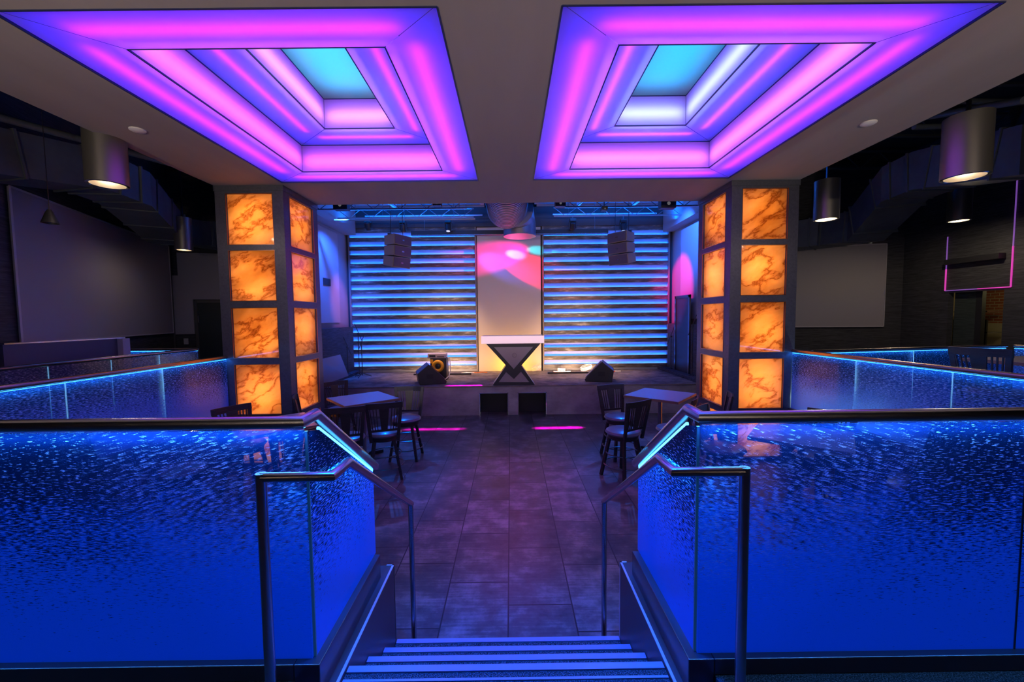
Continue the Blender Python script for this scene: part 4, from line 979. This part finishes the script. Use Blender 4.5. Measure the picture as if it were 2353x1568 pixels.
part(MB().bar(p, (p.x, p.y, H - .01), .006), 'cord', BLACKP, e)

# ducts, pipes and joists of the open ceiling
def box_duct(pts, w, h, lab):
    root = empty('air_duct', pts[0], lab, 'duct', 'rectangular air ducts in the dark ceiling')
    m = MB(); rings = []; P = [Vector(q) for q in pts]
    for i, q in enumerate(P):
        a = P[max(i - 1, 0)]; b = P[min(i + 1, len(P) - 1)]; t = (b - a); t.normalize()
        s = t.cross(Vector((0, 0, 1))).normalized(); u = Vector((0, 0, 1))
        rings.append([m.bm.verts.new(q + s * i_ * w / 2 + u * j_ * h / 2) for i_, j_ in ((-1,-1),(1,-1),(1,1),(-1,1))])
    for A_, B_ in zip(rings, rings[1:]):
        for j in range(4): m.bm.faces.new((A_[j], A_[(j+1) % 4], B_[(j+1) % 4], B_[j]))
    m.bm.faces.new(rings[0]); m.bm.faces.new(rings[-1][::-1])
    f = m
    for a, b in zip(P, P[1:]):
        n = max(1, int((b - a).length / 1.0)); t = (b - a).normalized()
        for k in range(n + 1):
            c = a + (b - a) * (k + .3) / (n + .6)
            f.bar(c - t * .015, c + t * .015, w + .04, h + .04)
    part(m, 'duct_body', DUCT, root)
box_duct([at(-60, 350, 5.4), at(200, 395, 6.6), at(285, 430, 7.3), at(385, 530, 9.5), at(470, 540, 10.8), at(600, 560, 11.4)], .75, .6, 'boxy grey duct stepping down behind the left lamps')
box_duct([at(2420, 340, 5.8), at(2150, 390, 7.6), at(2080, 420, 8.2), at(1990, 520, 9.6), at(1900, 535, 10.6), at(1740, 555, 11.8)], .8, .7, 'boxy grey duct stepping down behind the right lamps')
for k, (a, b, lab) in enumerate(((at(-20, 265, 5), at(480, 400, 7.5), 'thin pipe high at the left above the lamp'), (at(2353, 230, 5), at(1950, 300, 8.0), 'thin pipe high at the right above the lamp'),
        (at(2353, 235, 6.5), at(2190, 232, 6.6), 'short grey pipe at the top right corner'), (at(2100, 292, 7), at(2180, 290, 7), 'short pipe left of the nearest right lamp'))):
    o = MB().tube([a, b], .045, 10).build('ceiling_pipe', DUCT, smooth=True, origin=(a + b) / 2); tag(o, lab, 'pipe', 'pipes in the dark ceiling')
for s in (-1, 1):
    for k in range(5):
        y = 3.2 + 2.0 * k
        x0, x1 = sorted((s * 5.05, s * (8.6 if s < 0 else 11.1)))
        o = MB().bar((x0, y, 6.45), (x1, y, 6.45), .07, .05).bar((x0, y, 6.9), (x1, y, 6.9), .07, .05)
        n = 12
        for i in range(n):
            xa = x0 + (x1 - x0) * i / n; xb = x0 + (x1 - x0) * (i + 1) / n; o.bar((xa, y, 6.45 if i % 2 else 6.9), (xb, y, 6.9 if i % 2 else 6.45), .02)
        oo = o.build('roof_joist', DUCT, origin=((x0 + x1) / 2, y, 6.45))
        tag(oo, ('left' if s < 0 else 'right') + ' open ceiling joist, ' + ('nearest the viewer', 'second from the viewer', 'middle of five', 'fourth from the viewer', 'nearest the back wall')[k], 'joist', 'open ceiling joists')

# metal frame, speaker bar, doorway on the right wall
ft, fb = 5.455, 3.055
e = empty('metal_wall_outline', (11.18, 9.63, fb), 'thin metal frame, violet reflections put in as glow, on the dark right wall above the doorway', 'metal frame')
V1 = pbr('violet_reflection', (.5, .3, .6), .3, .5, emit=(.35, .12, .7), estr=.4); V2 = pbr('magenta_reflection', (.6, .2, .5), .3, .5, emit=(1, .05, .6), estr=.6)  # coffer reflection on the metal put in as emission
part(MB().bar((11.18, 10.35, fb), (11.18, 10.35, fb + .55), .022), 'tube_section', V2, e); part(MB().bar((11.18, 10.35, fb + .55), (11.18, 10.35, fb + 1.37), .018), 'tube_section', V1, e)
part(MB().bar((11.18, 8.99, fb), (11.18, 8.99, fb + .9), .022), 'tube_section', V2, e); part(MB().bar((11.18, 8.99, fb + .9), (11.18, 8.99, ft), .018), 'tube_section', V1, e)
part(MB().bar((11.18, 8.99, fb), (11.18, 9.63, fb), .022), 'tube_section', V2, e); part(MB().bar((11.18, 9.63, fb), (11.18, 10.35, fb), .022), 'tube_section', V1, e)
wallpanel('speaker_bar', 'long black box on the dark right wall inside the metal frame', 'wall box', 11.02, 11.19, 9.12, 10.27, 3.70, 3.83, BLACKP)
# kitchen corner behind the doorway
e = empty('dark_partition', (11.6, 9.9, LZ), 'dark textured partition filling the left half of the right doorway', 'partition')
part(MB().box(11.36, 11.42, 9.80, 10.27, LZ, 3.0), 'panel', mat_grass('green_grasscloth', (.012, .02, .018), (.05, .07, .06)), e)
part(MB().box(11.345, 11.44, 9.66, 9.79, LZ, 3.0), 'post', DARK, e)
struct(MB().box(12.9, 13.0, 9.6, 11.6, LZ, 3.4).build('wall_kitchen', mat_brick()))
struct(MB().box(11.36, 13.1, 11.6, 11.7, LZ, 3.4).box(11.36, 13.1, 8.3, 8.4, LZ, 3.4).box(11.36, 13.1, 8.3, 11.7, 3.4, 3.45).build('wall_kitchen_side', pbr('kitchen_wall', (.5, .45, .3), .6)))
wallpanel('wall_cladding', 'cream cladding below the bricks seen through the right doorway', 'cladding', 12.86, 12.898, 9.6, 11.5, LZ, 2.2, pbr('cladding', (.6, .52, .36), .5))
e = empty('steel_shelf', (12.5, 10.6, LZ), 'steel shelf unit with a folded yellow cloth seen through the right doorway', 'shelf')
part(MB().box(12.3, 12.34, 10.35, 10.39, LZ, 2.3).box(12.75, 12.79, 11.1, 11.14, LZ, 2.3).box(12.3, 12.34, 11.1, 11.14, LZ, 2.3), 'upright', DARK, e)
part(MB().box(12.3, 12.8, 10.35, 11.14, 1.35, 1.38).box(12.3, 12.8, 10.35, 11.14, 1.95, 1.98).box(12.3, 12.8, 10.35, 11.14, 2.5, 2.53), 'shelf_board', STEEL, e)
o = MB().box(12.32, 12.55, 10.45, 10.9, 1.382, 1.46).build('folded_cloth', pbr('yellow_cloth', (.7, .5, .08), .9), bevel=.03, origin=(12.4, 10.6, 1.38)); tag(o, 'folded yellow cloth lying on the steel shelf', 'cloth')
point('kitchen_light', (12.3, 9.2, 3.1), 9, (1, .85, .4), .1)

# globes of the added lamps behind the viewer
for k, p in enumerate(ADDED_GLOBES):
    e = empty('added_globe', p, ('left', 'right', 'rear')[k] + ' added globe pendant hanging behind the viewer', 'lamp')
    part(MB().lathe([(.15 * math.sin(a), .15 * math.cos(a)) for a in [PI * i / 12 for i in range(13)]], p, 20), 'globe', mat_diffuser('opal_globe', (.95, .9, .85)), e, smooth=True)
    part(MB().bar((p[0], p[1], p[2] + .15), (p[0], p[1], (CZ if p[1] > -1.2 else H) - .01), .02), 'stem', DSTEEL, e)

for k, p in enumerate(ADDED_UPL):
    e = empty('added_uplighter', p, ('leftmost', 'rightmost', 'inner left', 'inner right')[k] + ' added uplighter behind the viewer, aimed at the canopy', 'lamp')
    part(MB().lathe([(.0, -.16), (.06, -.15), (.09, -.05)], p, 20, cap=False), 'shell', BLACKP, e, smooth=True)
    part(MB().bar((p[0], p[1], p[2] - .15), (p[0], p[1], LZ), .04), 'post', BLACKP, e)
